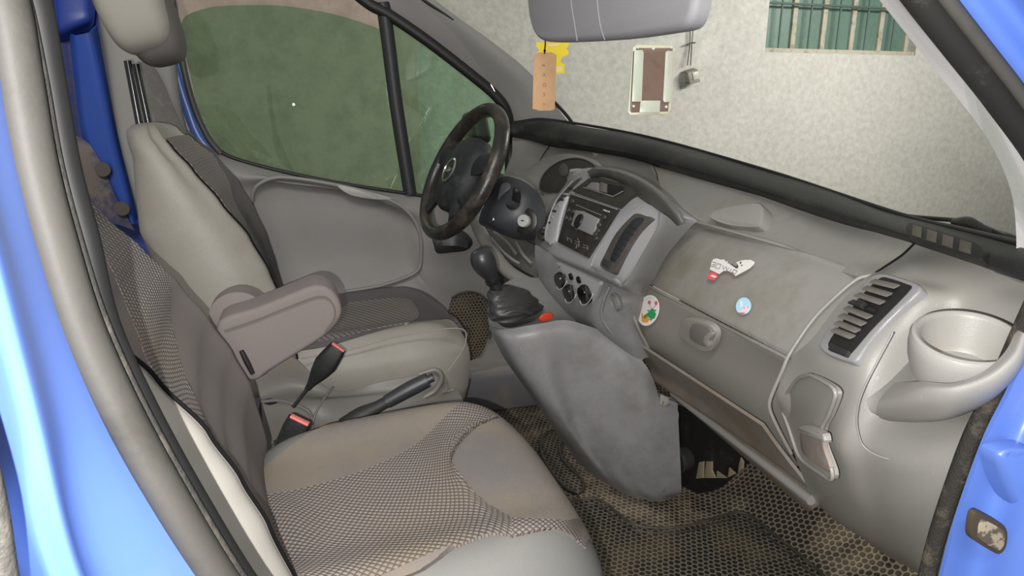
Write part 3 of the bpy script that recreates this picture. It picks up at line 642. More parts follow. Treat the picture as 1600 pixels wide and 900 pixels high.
# cloth top, then its dimpled band
ctop = [[I(386, 772), I(425, 722), I(560, 650), I(640, 628), I(715, 617)],
        [I(398, 880), I(470, 790), I(600, 700), I(700, 660), I(800, 655)],
        [(-.06, -.62), I(560, 860), I(700, 760), I(800, 730), I(868, 722)],
        [(.0, -.64), I(660, 893), I(780, 810), I(870, 780), I(915, 790)],
        [(.025, -.645), I(688, 869), I(765, 837), I(860, 829), I(916, 860)]]
drape('cloth_facing', Q1, ctop, CLOTHD, cu1, .003)
dm = [[I(392, 792), I(420, 777), I(470, 768), I(560, 742), I(640, 705), I(690, 660), I(738, 618)],
      [I(405, 830), I(450, 805), I(500, 800), I(580, 775), I(660, 730), I(700, 690), I(790, 643)],
      [I(425, 870), I(470, 850), I(530, 840), I(610, 810), I(680, 765), I(702, 740), I(707, 700)],
      [I(433, 890), I(490, 870), I(555, 856), I(630, 828), I(696, 790), I(722, 768), I(735, 765)],
      [(-.045, -.60), I(520, 890), I(590, 875), I(660, 848), I(722, 820), I(760, 807), I(800, 813)],
      [(-.02, -.632), I(560, 925), I(620, 908), I(680, 875), I(730, 850), I(765, 838), I(802, 842)]]
drape('dimpled_insert', Q1, dm, DIMPC, cu1, .0042, n=8, m=6)
drape('dimpled_insert', Q1, [[I(800, 814), I(800, 842)], [I(830, 815), I(830, 835)], [I(862, 816), I(862, 830)], [I(890, 817), I(885, 836)], [I(915, 822), I(905, 852)], [I(928, 826), I(914, 860)]], DIMPC, cu1, .0044, n=12, m=5)
# armrest on the inner side of the backrest
ar = []
AY = (-.195, -.115)
top = [(342, 503), (400, 482), (450, 462), (490, 447), (515, 452), (530, 470), (534, 490), (524, 510), (500, 532), (460, 557), (420, 582), (398, 596), (366, 588), (344, 546)]
armc = [P(u, v, Y=-.158) for u, v in top]
arm = plate('armrest', armc, (0, .08, 0), CLOTH, seat, .009, 4, sharp=50, seg=5)
tube('armrest_seam', [P(u, v, Y=-.162) for u, v in ((350, 517), (400, 500), (455, 478), (495, 464), (512, 466), (522, 480), (522, 498), (508, 518))], .0014, nmat('seam_brown', (.10, .085, .08), .9), arm, 6, 4)
lathe('armrest_pivot', [(0, 0), (.042, 0), (.05, .006), (.05, .05), (.0, .05)], P(372, 500, Y=-.085), (0, 1, 0), CLOTH, arm, 28)
tube('hinge_slot', [P(377, 548, Y=-.161), P(386, 566, Y=-.161), P(395, 584, Y=-.161)], [.004, .005, .004], BLK, arm, 8, 4)
slab('seat_base', -.16, .30, -.66, -.22, .02, .30, nmat('seat_pedestal', (.07, .068, .065), .6, dirt=(.14, .12, .09), dscale=8), seat, .03)
# ---- driver seat
seat2 = thing('car_seat', 'driver seat behind the steering wheel with dirty grey side vinyl and headrest', 'seat', (0.05, .46, .02), 'front seats')
TB2 = [(.40, .235, -.03, .70, -.06), (.50, .225, -.045, .705, -.075), (.60, .225, -.058, .705, -.092), (.68, .228, -.083, .70, -.108), (.76, .235, -.118, .69, -.132), (.84, .245, -.172, .675, -.165),
       (.91, .262, -.222, .65, -.21), (.955, .285, -.258, .615, -.255), (.985, .32, -.285, .58, -.285)]
B2 = Back(TB2, lambda z: -.345-max(0, z-.93)*.3+max(0, .78-z)*.28, .03)
LT = [(.40, .30), (.70, .30), (.76, .25), (.82, .06), (1.0, .06)]; RT2 = [(.40, .72), (.60, .66), (.72, .50), (.78, .50), (.80, .60), (.84, .78), (.90, .90), (1.0, .95)]
dl3 = lambda z: interp(LT, z)[0]
dr3 = lambda z: interp(RT2, z)[0]
dl2 = lambda z: .40-.10*math.exp(-((z-.62)/.12)**2)*-1 if z < .78 else .40-(z-.78)*.55
dr2 = lambda z: .60+.0*z if z < .78 else .60+(z-.78)*.95
bk2 = make_back(B2, seat2, [.40, .975], CLOTHK, DIMPD, (.045, .97), VINYL, dl3, dr3, .968)
Q2 = Cush(.125, .462, .265, .25, .492, .05, .10)
cu2 = make_cush(Q2, seat2, VINYL)
I2 = Q2.inv
drape('cloth_facing', Q2, [[I2(440, 560), I2(470, 510), I2(520, 462), I2(600, 444)], [I2(500, 545), I2(540, 510), I2(590, 470), I2(650, 446)], [I2(560, 528), I2(620, 500), I2(660, 475), I2(690, 462)],
                           [I2(630, 508), I2(680, 495), I2(715, 486), I2(722, 480)], [I2(690, 500), I2(715, 500), I2(735, 500), I2(738, 500)]], CLOTHK, cu2, .003)
drape('dimpled_insert', Q2, [[I2(470, 545), I2(500, 510), I2(545, 475)], [I2(530, 530), I2(570, 500), I2(610, 468)], [I2(590, 515), I2(628, 494), I2(640, 470)], [I2(640, 506), I2(655, 495), I2(648, 478)]], DIMPD, cu2, .005, n=8, m=6)
tube('side_seam', [P(u, v, Y=.207) for u, v in ((470, 560), (540, 548), (610, 528), (670, 517), (715, 513), (728, 520), (724, 545), (700, 580))], .0018, VINYL, cu2, 8, 5)
# plastic side shield under the driver cushion
SH = nmat('seat_shield_plastic', (0.165, 0.158, 0.145), .45, .4, dirt=(.17, .14, .09), dscale=7, damt=.6, bump=.15, bscale=600)
shl = sheet('side_shield', [
    px((395, 590, .20), (450, 555, .19), (520, 610, .185), (600, 596, .185), (670, 583, .185), (690, 578, .20)),
    px((405, 620, .19), (455, 605, .185), (515, 620, .17), (600, 612, .175), (680, 600, .18), (700, 596, .21)),
    px((408, 632, .16), (450, 632, .14), (500, 628, .13), (560, 625, .15), (640, 622, .165), (700, 612, .20)),
    px((410, 660, .15), (450, 668, .13), (500, 665, .11), (560, 660, .12), (640, 645, .15), (715, 610, .22)),
    px((412, 760, .15), (450, 760, .14), (500, 755, .13), (560, 740, .14), (640, 700, .16), (730, 640, .23))], SH, seat2, 5, 5, .005)
tube('shield_rib', px((408, 628, .155), (440, 626, .14), (480, 641, .115), (488, 655, .11)), .004, SH, shl, 8, 4)
tube('shield_rib', px((520, 605, .17), (505, 625, .135), (490, 655, .11), (488, 690, .11)), .003, SH, shl, 8, 4)
plate('slot', px((412, 627, .15), (420, 624, .15), (431, 626, .15), (433, 630, .15), (422, 633, .15), (413, 631, .15)), (0, .006, 0), BLK, shl, .001, 3)
tube('adjuster_lip', px((655, 585, .18), (680, 578, .175), (690, 590, .175), (680, 610, .18), (660, 622, .18)), .006, SH, shl, 8, 5)
slab('seat_base', -.16, .28, .24, .70, .02, .32, MATS['seat_pedestal'], seat2, .03)
# headrest with its two posts
hc_ = P(223, 30, Y=.465)
def superell(name, c, r, e1, e2, ax, mat, parent, nu=40, nv=24):
    vs = []
    f = lambda t, e: math.copysign(abs(t)**e, t)
    for j in range(nv+1):
        a = -math.pi/2+math.pi*j/nv
        for i in range(nu):
            b = 2*math.pi*i/nu; x = f(math.cos(a), e1)*f(math.cos(b), e2); y = f(math.cos(a), e1)*f(math.sin(b), e2); z = f(math.sin(a), e1)
            tp = 1-.10*max(0, -z)
            vs.append(V(c)+V(ax[0])*x*r[0]*tp+V(ax[1])*y*r[1]*tp+V(ax[2])*z*r[2])
    return mk(name, vs, gridfaces(nv+1, nu, True), mat, parent, sharp=180)
tl = math.radians(14); hx = V((math.cos(tl), 0, math.sin(tl))); hz = V((-math.sin(tl), 0, math.cos(tl)))
HR = nmat('worn_headrest_cloth', (0.27, 0.255, 0.225), .75, .25, dirt=(.19, .18, .165), dscale=5, damt=.6, bump=.3, bscale=900)
hr = superell('headrest', hc_+FW*.022+RT*.005+UP*.006, (.058, .110, .100), .55, .62, (hx, V((0, 1, 0)), hz), nmat('dark_headrest_side', (.115, .105, .10), .8, .2, bump=.3, bscale=900), seat2)
superell('headrest_cheek', hc_-RT*.004+UP*.016-FW*.024, (.068, .103, .098), .55, .55, (hx, V((0, 1, 0)), hz), HR, hr)
for (a, b), (c_, d_), y in (((199, 95), (220, 206), .43), ((212, 100), (234, 203), .50)):
    tube('headrest_post', [P(a, b, Y=y), P(c_, d_, Y=y)], .0078, STEELB, hr, 12, 4)
    lathe('post_guide', [(0, 0), (.017, 0), (.019, .004), (.017, .012), (.008, .014)], P(c_+1, d_+1, Y=y), hz, BLK, bk2, 20)
# ---- belt buckles
def buckle(a, b, w_, lab, tip, base, stalk=None):
    t = thing('seat_belt_buckle', lab, 'seat belt buckle', base)
    tip = V(tip); base = V(base); d = (tip-base); L_ = d.length; d.normalize()
    side = V((FW.x, FW.y, 0)).cross(d).normalized(); nn = side.cross(d).normalized()
    if nn.dot(FW) > 0: nn = -nn
    prof = a; rings = []
    for t_, hw, hd in prof:
        c = base+d*(L_*t_)
        ring = []
        for k in range(24):
            an = 2*math.pi*k/24; cx = math.copysign(abs(math.cos(an))**.45, math.cos(an)); sy = math.copysign(abs(math.sin(an))**.45, math.sin(an))
            ring.append(c+side*cx*hw+nn*sy*hd)
        rings.append(ring)
    vs = [p for r in rings for p in r]; fs = gridfaces(len(rings), 24, True); fs.append(tuple(range(24))[::-1]); fs.append(tuple((len(rings)-1)*24+k for k in range(24)))
    mk('housing', vs, fs, nmat('buckle_black', (.011, .0115, .012), .45, .45, dirt=(.04, .04, .038), dscale=30, damt=.4), t, sharp=40)
    hw, hd = prof[-1][1:]
    boxf('release_button', tip+d*.001+nn*hd*.1, side*hw*.82, nn*hd*.55, d*.003, PINK, t, .001)
    return t, side, nn, d
tb, sd, nn, dd = buckle([(0, .006, .005), (.12, .008, .007), (.4, .019, .011), (.6, .024, .0135), (.85, .021, .0135), (1, .018, .012)], 0, 0,
    'long tapered black belt buckle on a stalk pointing up between the seats', P(528, 543, Y=.05), P(480, 608, Y=.05))
tube('stalk', [P(484, 602, Y=.05), P(472, 618, Y=.055), P(458, 636, Y=.06)], .004, CHAR, tb, 8, 3)
tb, sd, nn, dd = buckle([(0, .017, .011), (.5, .021, .012), (.85, .023, .013), (1, .022, .012)], 0, 0,
    'short square black belt buckle with pink button beside the passenger cushion', P(468, 657, Y=-.13), P(432, 725, Y=-.13))
lathe('rivet', [(0, 0), (.0035, 0), (.003, .002), (0, .0025)], P(425, 693, Y=-.15), (-.3, -1, .2), CHROME, tb, 12)
# ---- handbrake
hb = thing('handbrake', 'dark handbrake lever with push button lying beside the driver seat', 'handbrake', P(545, 660, Y=.03))
tube('grip', [P(604, 628, Y=.06), P(640, 608, Y=.06), P(668, 594, Y=.06)], [.0155, .0175, .0165], CHAR, hb, 18, 5)
tube('push_button', [P(664, 596, Y=.06), P(676, 590, Y=.06)], .0095, CHAR, hb, 14, 2)
tube('lever', [P(540, 668, Y=.06), P(565, 650, Y=.06), P(590, 636, Y=.06), P(608, 626, Y=.06)], [.024, .021, .014, .013], BLKD, hb, 14, 4)

# ================================================================ DASHBOARD
dash = thing('dashboard', 'wide grey plastic dashboard with glove box, centre stack and black upper trim', 'dashboard', (.9, 0, .4))
# black upper trim along the windscreen
sheet('upper_trim', [
    px((786, 203, .80), (808, 190, .79), (850, 187, .72), (920, 199, .58), (1000, 212, .47), (1100, 238, .22), (1190, 265, -.0), (1300, 299, -.26), (1400, 335, -.46), (1500, 360, -.64), (1600, 388, -.80), (1660, 400, -.86)),
    px((785, 206, .79), (812, 196, .76), (850, 196, .66), (920, 209, .51), (1000, 222, .38), (1100, 252, .12), (1190, 280, -.09), (1300, 315, -.34), (1400, 350, -.53), (1500, 379, -.69), (1600, 408, -.83), (1660, 420, -.88)),
    px((786, 211, .79), (815, 209, .75), (850, 215, .63), (920, 228, .46), (1000, 243, .32), (1100, 270, .07), (1190, 297, -.14), (1300, 333, -.38), (1400, 364, -.56), (1500, 399, -.71), (1600, 434, -.84), (1660, 452, -.89)),
    px((790, 213, .80), (825, 219, .76), (860, 229, .66), (930, 241, .50), (1010, 259, .36), (1100, 284, .12), (1190, 309, -.10), (1300, 345, -.34), (1400, 373, -.52), (1500, 405, -.69), (1600, 440, -.83), (1660, 460, -.88))], nmat('black_dash_trim', (.016, .017, .0165), .5, .35, dirt=(.075, .07, .06), dscale=7, damt=.55, bump=.6, bscale=500), dash, 5, 5, .006)
# demister grille in the near end of the trim
gv = [P(u, v, Y=y) for u, v, y in ((1421, 356, -.545), (1428, 352, -.55), (1530, 385, -.71), (1541, 394, -.725), (1538, 408, -.735), (1528, 408, -.73), (1426, 374, -.56), (1420, 366, -.55))]
gN = plane3(P(1400, 350, Y=-.53), P(1500, 379, Y=-.69), P(1500, 402, Y=-.712)); g0 = P(1490, 385, Y=-.69)+gN*.010
gv = [PP(u, v, g0, gN) for u, v in ((1421, 356), (1428, 352), (1530, 385), (1541, 394), (1538, 408), (1528, 408), (1426, 374), (1420, 366))]
plate('side_demister', [p+gN*.006 for p in gv], -gN*.016, nmat('demister_black', (.01, .01, .01), .5), dash, .001, 3)
for k in range(4):
    a = gv[1].lerp(gv[2], .04+k*.25); b = gv[1].lerp(gv[2], .20+k*.25); c = gv[6].lerp(gv[5], .20+k*.25); d = gv[6].lerp(gv[5], .04+k*.25)
    plate('demister_cell', [p+gN*.0075 for p in (a.lerp(d, .1), b.lerp(c, .1), c.lerp(b, .1), d.lerp(a, .1))], -gN*.004, nmat('dusty_grille_cell', (.085, .078, .062), .7, .25, dirt=(.04, .035, .03), dscale=60), dash, .0015)
# grey riser between trim and top shelf (passenger side)
sheet('rear_riser', [
    px((925, 238, .48), (1010, 257, .33), (1100, 282, .10), (1200, 310, -.13), (1300, 343, -.33), (1385, 368, -.50), (1428, 380, -.57)),
    px((940, 262, .40), (1015, 285, .25), (1100, 312, .03), (1200, 345, -.19), (1290, 375, -.37), (1360, 398, -.50), (1400, 410, -.56)),
    px((960, 290, .28), (1030, 315, .13), (1100, 340, -.03), (1200, 378, -.24), (1280, 403, -.40), (1340, 420, -.51), (1368, 428, -.56)),
    px((960, 320, .22), (1030, 340, .08), (1100, 360, -.07), (1200, 392, -.27), (1280, 415, -.42), (1340, 432, -.53), (1360, 440, -.56))], GREY, dash, 6, 6, .005)
tube('riser_edge', px((1020, 258, .30), (1027, 275, .25), (1028, 295, .2), (1032, 320, .12)), .0012, BLKD, dash, 6, 4)
# top oval tweeter cap
tw = px((1112, 345, -.075), (1120, 335, -.07), (1150, 327, -.10), (1185, 323, -.15), (1197, 330, -.18), (1197, 345, -.20), (1190, 360, -.205), (1170, 361, -.17), (1140, 357, -.12))
plate('oval_lid', [p+V((-.012, -.004, .010)) for p in tw], (.03, 0, -.02), GREYL, dash, .004, 4)
# passenger panel: shelf, bulge, seam
def lerpcols(rows, k, ext=0.0):
    out = []
    for (a, ya), (b, yb) in rows:
        A = P(*a, Y=ya); B = P(*b, Y=yb); out.append([A.lerp(B, t/k+(ext if t == k else 0)) for t in range(k+1)])
    return out
pp = lerpcols([(((1052, 338), .03), ((1368, 426), -.53)), (((1076, 344), .01), ((1362, 429), -.535)), (((1080, 349), -.0), ((1352, 432), -.53)), (((1060, 362), .0), ((1330, 445), -.525)),
               (((1036, 388), .0), ((1296, 474), -.52)), (((1020, 415), .0), ((1262, 512), -.515)), (((1011, 436), .0), ((1236, 550), -.51)), (((1010, 441), -.0), ((1232, 557), -.505))], 6, .07)
sheet('passenger_panel', pp, GREY, dash, 4, 5, .005)
hair = lerpcols([(((1053, 398), -.005), ((1262, 486), -.50))], 10)[0]
# glove box lid and the seam lips
gb_ = lerpcols([(((1008, 446), -.0), ((1240, 568), -.505)), (((1006, 450), -.0), ((1240, 574), -.505)), (((1000, 478), .0), ((1244, 612), -.50)), (((998, 505), .0), ((1240, 655), -.49)), (((1006, 530), .0), ((1235, 690), -.475)), (((1022, 556), .0), ((1235, 712), -.465)), (((1045, 585), .03), ((1245, 730), -.44))], 6)
glb = sheet('glove_box_lid', gb_, nmat('glove_lid_plastic', (0.215, 0.205, 0.185), 0.42, 0.45, dirt=(0.24, 0.22, 0.17), dscale=6, damt=0.45, bump=0.25, bscale=900, scratch=(0.42, 0.40, 0.36)), dash, 4, 6, .005)
tube('seam_lip', [P(1008, 443, Y=-.0)+V((-.002, 0, .0)), P(1120, 502, Y=-.28)+V((-.003, 0, 0)), P(1230, 559, Y=-.505)+V((-.002, 0, 0))], .0035, GREY, glb, 8, 6)
# latch
lnn = plane3(gb_[2][2], gb_[4][2], gb_[3][4]); lp = gb_[3][2]+lnn*.006
lt = [PP(u, v, lp, lnn, .004) for u, v in ((1061, 508), (1064, 500), (1074, 497), (1105, 505), (1117, 517), (1117, 532), (1110, 548), (1104, 551), (1092, 549), (1066, 532), (1060, 524))]
plate('latch_surround', lt, -lnn*.012, GREY, glb, .004, 3, seg=4)
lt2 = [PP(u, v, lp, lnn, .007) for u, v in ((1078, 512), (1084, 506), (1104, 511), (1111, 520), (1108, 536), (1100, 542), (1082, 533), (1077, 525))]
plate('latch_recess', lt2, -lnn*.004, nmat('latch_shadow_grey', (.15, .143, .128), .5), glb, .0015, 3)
plate('latch_handle', [PP(u, v, lp, lnn, .013) for u, v in ((1099, 538), (1099, 528), (1105, 520), (1112, 520), (1111, 527), (1107, 533), (1106, 542))], -lnn*.01, GREY, glb, .002, 3)
# open shelf below with its front lip
sh_ = lerpcols([(((985, 530), .07), ((1190, 665), -.47)), (((1015, 575), .07), ((1215, 700), -.47)), (((1022, 596), .05), ((1250, 745), -.49)), (((1050, 610), .02), ((1264, 762), -.505)), (((1058, 612), .01), ((1275, 772), -.51)), (((1060, 622), .01), ((1276, 786), -.51)), (((1062, 628), .02), ((1270, 796), -.50)), (((1066, 632), .08), ((1262, 800), -.46))], 6)
sheet('lower_shelf', sh_, nmat('dusty_shelf', (.22, .205, .18), .5, .4, dirt=(.20, .155, .115), dscale=9, damt=.8, dlo=.42, dhi=.6, bump=.3, scratch=(.36, .33, .29)), dash, 4, 4, .006)
tube('shelf_lip', [P(1052, 615, Y=.015), P(1150, 690, Y=-.25), P(1268, 782, Y=-.505)], .009, GREYL, dash, 12, 6)
plate('fixing_tab', px((1028, 618, -.0), (1060, 630, -.01), (1060, 642, -.01), (1024, 640, -.0)), (.0, .03, 0), CONS, dash, .003)
# ---- end cap by the door
va = P(1375, 436, Y=-.61); vb = P(1290, 535, Y=-.60); vc = P(1330, 560, Y=-.665)
vn = (vb-va).cross(vc-va).normalized(); vn = vn if vn.dot(CAM-va) > 0 else -vn
def V1(pts, off=0.0): return [PP(u, v, va, vn, off) for u, v in pts]
def v1(u, v, o=0.0): return PP(u, v, va, vn, o)
def Y_(u, v, y): return P(u, v, Y=y)
capg = [
    px((1430, 381, -.575), (1470, 394, -.63), (1520, 412, -.71), (1570, 432, -.78), (1600, 444, -.815), (1640, 452, -.84)),
    [Y_(1380, 420, -.56), v1(1412, 424, -.006), Y_(1480, 445, -.70), Y_(1530, 462, -.745), Y_(1578, 478, -.785), Y_(1625, 490, -.82)],
    [v1(1350, 436, -.006), v1(1395, 440, 0), v1(1440, 460, -.002), Y_(1490, 500, -.725), Y_(1530, 520, -.755), Y_(1610, 540, -.80)],
    [v1(1308, 478, -.006), v1(1350, 492, 0), v1(1398, 505, -.002), Y_(1455, 545, -.72), Y_(1500, 570, -.75), Y_(1590, 590, -.81)],
    [v1(1268, 530, -.004), v1(1300, 548, 0), v1(1352, 562, -.002), Y_(1410, 600, -.72), Y_(1460, 620, -.75), Y_(1555, 635, -.83)],
    px((1234, 562, -.515), (1275, 590, -.60), (1338, 622, -.69), (1380, 645, -.72), (1430, 655, -.765), (1525, 668, -.85)),
    px((1215, 612, -.505), (1262, 655, -.585), (1312, 690, -.68), (1355, 700, -.72), (1410, 710, -.78), (1500, 712, -.86)),
    px((1222, 650, -.50), (1268, 708, -.58), (1318, 740, -.67), (1360, 755, -.715), (1410, 760, -.78), (1486, 756, -.86)),
    px((1245, 720, -.50), (1285, 765, -.575), (1330, 790, -.65), (1370, 810, -.70), (1410, 820, -.77), (1466, 820, -.86)),
    px((1270, 780, -.49), (1305, 812, -.54), (1340, 832, -.60), (1375, 850, -.65), (1410, 866, -.73), (1455, 890, -.84)),
    px((1285, 790, -.42), (1325, 822, -.50), (1355, 846, -.54), (1385, 868, -.58), (1425, 890, -.66), (1450, 910, -.80))]
cap = sheet('end_cap', capg, GREYL, dash, 6, 6, .006)
tube('cap_seam', px((1428, 381, -.577), (1410, 398, -.575), (1385, 415, -.565), (1368, 426, -.555)), .0016, SEAM, cap, 6, 5)
tube('cap_lip', px((1362, 430, -.552), (1340, 436, -.54), (1310, 460, -.53), (1270, 500, -.525), (1234, 553, -.518), (1222, 580, -.515), (1204, 622, -.50), (1203, 640, -.495), (1215, 668, -.495), (1236, 708, -.495)), .003, GREYL, cap, 10, 6)
tube('cap_crest', px((1395, 520, -.735), (1358, 590, -.73), (1345, 620, -.725), (1340, 640, -.722), (1339, 665, -.72), (1348, 695, -.725), (1372, 712, -.745), (1420, 726, -.785), (1458, 738, -.83)), .0012, GREYL, cap, 8, 6)
# side vent
vo = [(1368, 428), (1385, 427), (1425, 439), (1438, 447), (1434, 457), (1400, 488), (1365, 525), (1340, 560), (1330, 565), (1300, 556), (1283, 546), (1280, 534), (1302, 500), (1335, 458), (1355, 436)]
vent = plate('side_vent', V1(vo, .007), -vn*.02, SILV, cap, .0035, 3, seg=3)
vi = [(1372, 436), (1384, 433), (1418, 444), (1424, 450), (1396, 480), (1360, 517), (1330, 552), (1322, 554), (1300, 546), (1294, 536), (1312, 508), (1342, 466)]
plate('vent_mouth', V1(vi, .0078), -vn*.003, nmat('vent_dark', (.012, .011, .010), .6), vent, .0006, 3)
L0, L1 = V(V1([(1372, 443)], .0)[0]), V(V1([(1303, 533)], 0)[0]); R0, R1 = V(V1([(1415, 453)], 0)[0]), V(V1([(1334, 545)], 0)[0])
def bowL(t): return V1([(1372+(1303-1372)*t-8*math.sin(math.pi*t), 443+(533-443)*t-4*math.sin(math.pi*t))])[0]
def bowR(t): return V1([(1415+(1334-1415)*t-2*math.sin(math.pi*t), 453+(545-453)*t+2*math.sin(math.pi*t))])[0]
SL = nmat('dusty_vent_slat', (.17, .158, .138), .5, .4, dirt=(.09, .075, .06), dscale=40)
for k, t in enumerate((.03, .16, .29, .42, .53, .65, .77, .88)):
    a, b = bowL(t), bowR(t); d = (b-a); along = (L1-L0).normalized()
    mat_ = BLK if k == 3 else SL
    boxf('slat', a.lerp(b, .5)+vn*.0105, d*.46, (along*.6+vn*.35)*.0062, (along*.9-vn*.2)*.0016, mat_, vent, .001)
boxf('vent_slider', bowL(.42).lerp(bowR(.42), .5)+vn*.014, (bowR(.4)-bowL(.4))*.12, vn*.004, (L1-L0).normalized()*.005, BLKD, vent, .001)
kp = V1([(1297, 535), (1326, 548), (1321, 556), (1293, 545)], .0125)
plate('vent_wheel', kp, -vn*.006, BLKD, vent, .001)
# recessed pad and little pocket
pn = plane3(capg[5][1], capg[7][1], capg[6][2]); pp0 = capg[6][1]+pn*.010
def D1(pts, off=0.0): return [PP(u, v, pp0, pn, off) for u, v in pts]
pad = [(1257, 588), (1268, 587), (1296, 602), (1305, 612), (1304, 624), (1294, 650), (1285, 668), (1284, 690), (1300, 735), (1298, 750), (1285, 742), (1256, 722), (1245, 706), (1233, 670), (1222, 640), (1222, 628), (1244, 594)]
plate('recess_pad', D1(pad, .0), -pn.normalized()*.008, GREYL, cap, .002, 3, seg=3)
tube('recess_rim', D1(pad, .001), .0028, GREYL, cap, 8, 3, closed=True)
pk = [(1250, 672), (1262, 668), (1284, 680), (1286, 700), (1296, 730), (1290, 736), (1262, 716), (1252, 704)]
plate('pocket_floor', D1(pk, .004), -pn.normalized()*.006, nmat('dirty_pocket', (.23, .19, .165), .6, dirt=(.34, .32, .29), dscale=20), cap, .001, 3)
plate('pocket_shelf', D1([(1246, 668), (1258, 664), (1284, 678), (1286, 692), (1262, 682), (1250, 676)], .012), -pn.normalized()*.010, GREYL, cap, .003, 3)
# cup holder: tapered cup, rim ring and the arm that carries it
cc = P(1511, 526, Y=-.83); ca = V((-.22, -.20, 1)).normalized()
rin = .0595
cup = thing('dummy', 'x', 'x') if False else cap
seg = 48
def ringpts(r, h, sx=1.0): 
    x = V((1, 0, 0)); x = (x-ca*x.dot(ca)).normalized(); y = ca.cross(x)
    return [cc+ca*h+(x*math.cos(2*math.pi*k/seg)+y*math.sin(2*math.pi*k/seg)*sx)*r for k in range(seg)]
prof = [(r_*.71, h_*.62) for r_, h_ in [(.001, -.068), (.046, -.068), (.050, -.060), (.0585, -.004), (.0605, .0), (.0655, .003), (.070, .001), (.0725, -.005), (.073, -.02), (.071, -.045), (.064, -.075), (.04, -.085), (.001, -.086)]]
vs = [p for r, h in prof for p in ringpts(r, h)]
ch = mk('cup_holder', vs, gridfaces(len(prof), seg, True), GREYL, dash, sharp=35)
sheet('cup_arm', [
    px((1398, 598, -.745), (1440, 596, -.825), (1490, 598, -.866), (1535, 581, -.878), (1570, 550, -.876), (1588, 515, -.866)),
    px((1380, 616, -.76), (1435, 609, -.835), (1492, 607, -.878), (1545, 589, -.892), (1584, 556, -.892), (1599, 520, -.88)),
    px((1370, 635, -.762), (1430, 632, -.83), (1490, 630, -.873), (1550, 609, -.892), (1592, 571, -.895), (1608, 530, -.885)),
    px((1374, 652, -.752), (1430, 656, -.81), (1485, 651, -.855), (1545, 627, -.88), (1590, 585, -.888), (1612, 540, -.88)),
    px((1390, 658, -.735), (1430, 660, -.78), (1480, 656, -.825), (1535, 634, -.855), (1580, 592, -.865), (1605, 545, -.86))], GREYL, ch, 6, 6, .008)
sheet('cup_web', [
    px((1352, 625, -.72), (1385, 600, -.73), (1420, 565, -.74), (1450, 530, -.76)),
    px((1362, 645, -.735), (1398, 624, -.765), (1432, 596, -.785), (1462, 575, -.80)),
    px((1385, 645, -.765), (1425, 628, -.795), (1465, 610, -.82), (1500, 590, -.84)),
    px((1420, 640, -.79), (1465, 628, -.825), (1515, 605, -.855), (1552, 575, -.875))], GREYL, ch, 6, 6, .008)
# ---- centre stack
sa = P(893, 390, Y=.11); sb = P(928, 315, Y=.11); sn = (sb-sa).cross(V((0, 1, 0))).normalized(); sn = sn if sn.x < 0 else -sn
def K(pts, off=0.0): return [PP(u, v, sa, sn, off) for u, v in pts]
def kk_(u, v, o): return K([(u, v)], o)[0]
st = sheet('centre_stack', [
    px((890, 268, .33), (925, 262, .27), (975, 268, .13), (1020, 290, .0), (1062, 325, -.07), (1090, 345, -.10)),
    [kk_(882, 286, -.03), kk_(905, 278, -.004), kk_(955, 285, 0), kk_(1000, 306, -.004), kk_(1035, 330, -.02), P(1082, 352, Y=-.10)],
    [kk_(858, 318, -.03), kk_(880, 306, -.003), kk_(930, 315, 0), kk_(975, 332, 0), kk_(1020, 352, -.012), P(1064, 372, Y=-.09)],
    [kk_(842, 348, -.03), kk_(862, 344, -.003), kk_(905, 352, 0), kk_(950, 370, 0), kk_(998, 388, -.010), P(1040, 402, Y=-.07)],
    [kk_(836, 374, -.03), kk_(856, 378, -.003), kk_(892, 392, 0), kk_(936, 410, 0), kk_(980, 430, -.010), P(1020, 440, Y=-.05)],
    [kk_(838, 384, -.03), kk_(860, 397, -.004), kk_(903, 415, -.002), kk_(944, 433, -.002), kk_(975, 446, -.012), P(1005, 452, Y=-.045)],
    [kk_(844, 392, -.05), kk_(866, 404, -.03), kk_(908, 424, -.03), kk_(948, 442, -.03), kk_(976, 454, -.04), P(1004, 462, Y=-.02)]], SILV, dash, 7, 6, .006)
# flanks that tie the stack to the dash
sheet('stack_flank', [px((1045, 320, -.06), (1075, 343, -.0), (1100, 350, .02)), px((1045, 365, -.10), (1068, 372, -.0), (1080, 380, .02)), px((1020, 410, -.07), (1034, 410, .01), (1040, 420, .03)), px((1000, 450, -.04), (1012, 445, .02), (1015, 455, .04))], GREY, dash, 5, 5, .005)
# radio panel
rpnl = [(891, 302), (965, 326), (917, 402), (871, 378)]
rad = plate('radio_panel', K(rpnl, .008), -sn*.012, nmat('radio_dark', (.022, .020, .018), .35, .5, dirt=(.07, .055, .045), dscale=14, damt=.5), st, .0015)
tube('panel_strip', K([(892, 303), (964, 327)], .010), .0014, SILV, rad, 6, 4)
tube('disc_slot', K([(900, 320), (939, 336)], .0095), .0009, SILV, rad, 6, 4)
plate('display_plate', K([(899, 328), (912, 330), (935, 341), (926, 368), (908, 360), (892, 352)], .012), -sn*.005, nmat('satin_silver_plate', (.33, .33, .335), .3, .5, metal=.4), rad, .001)
kc = K([(906, 346)], .012)[0]
kup = (sb-sa).normalized(); kr = V((0, -1, 0))
lathe('volume_ring', [(0, 0), (.021, 0), (.022, .0015), (.020, .003), (.018, .003)], K([(907, 346)], .008)[0], sn, CHROME, rad, 36, xdir=kr)
lathe('volume_knob', [(0, 0), (.0175, 0), (.0175, .004), (.0165, .006), (0, .006)], K([(906, 346)], .010)[0], sn, BLK, rad, 36, xdir=kr)
BT = nmat('radio_button', (.045, .042, .038), .4)
BTL = nmat('button_legend', (.26, .25, .22), .5)
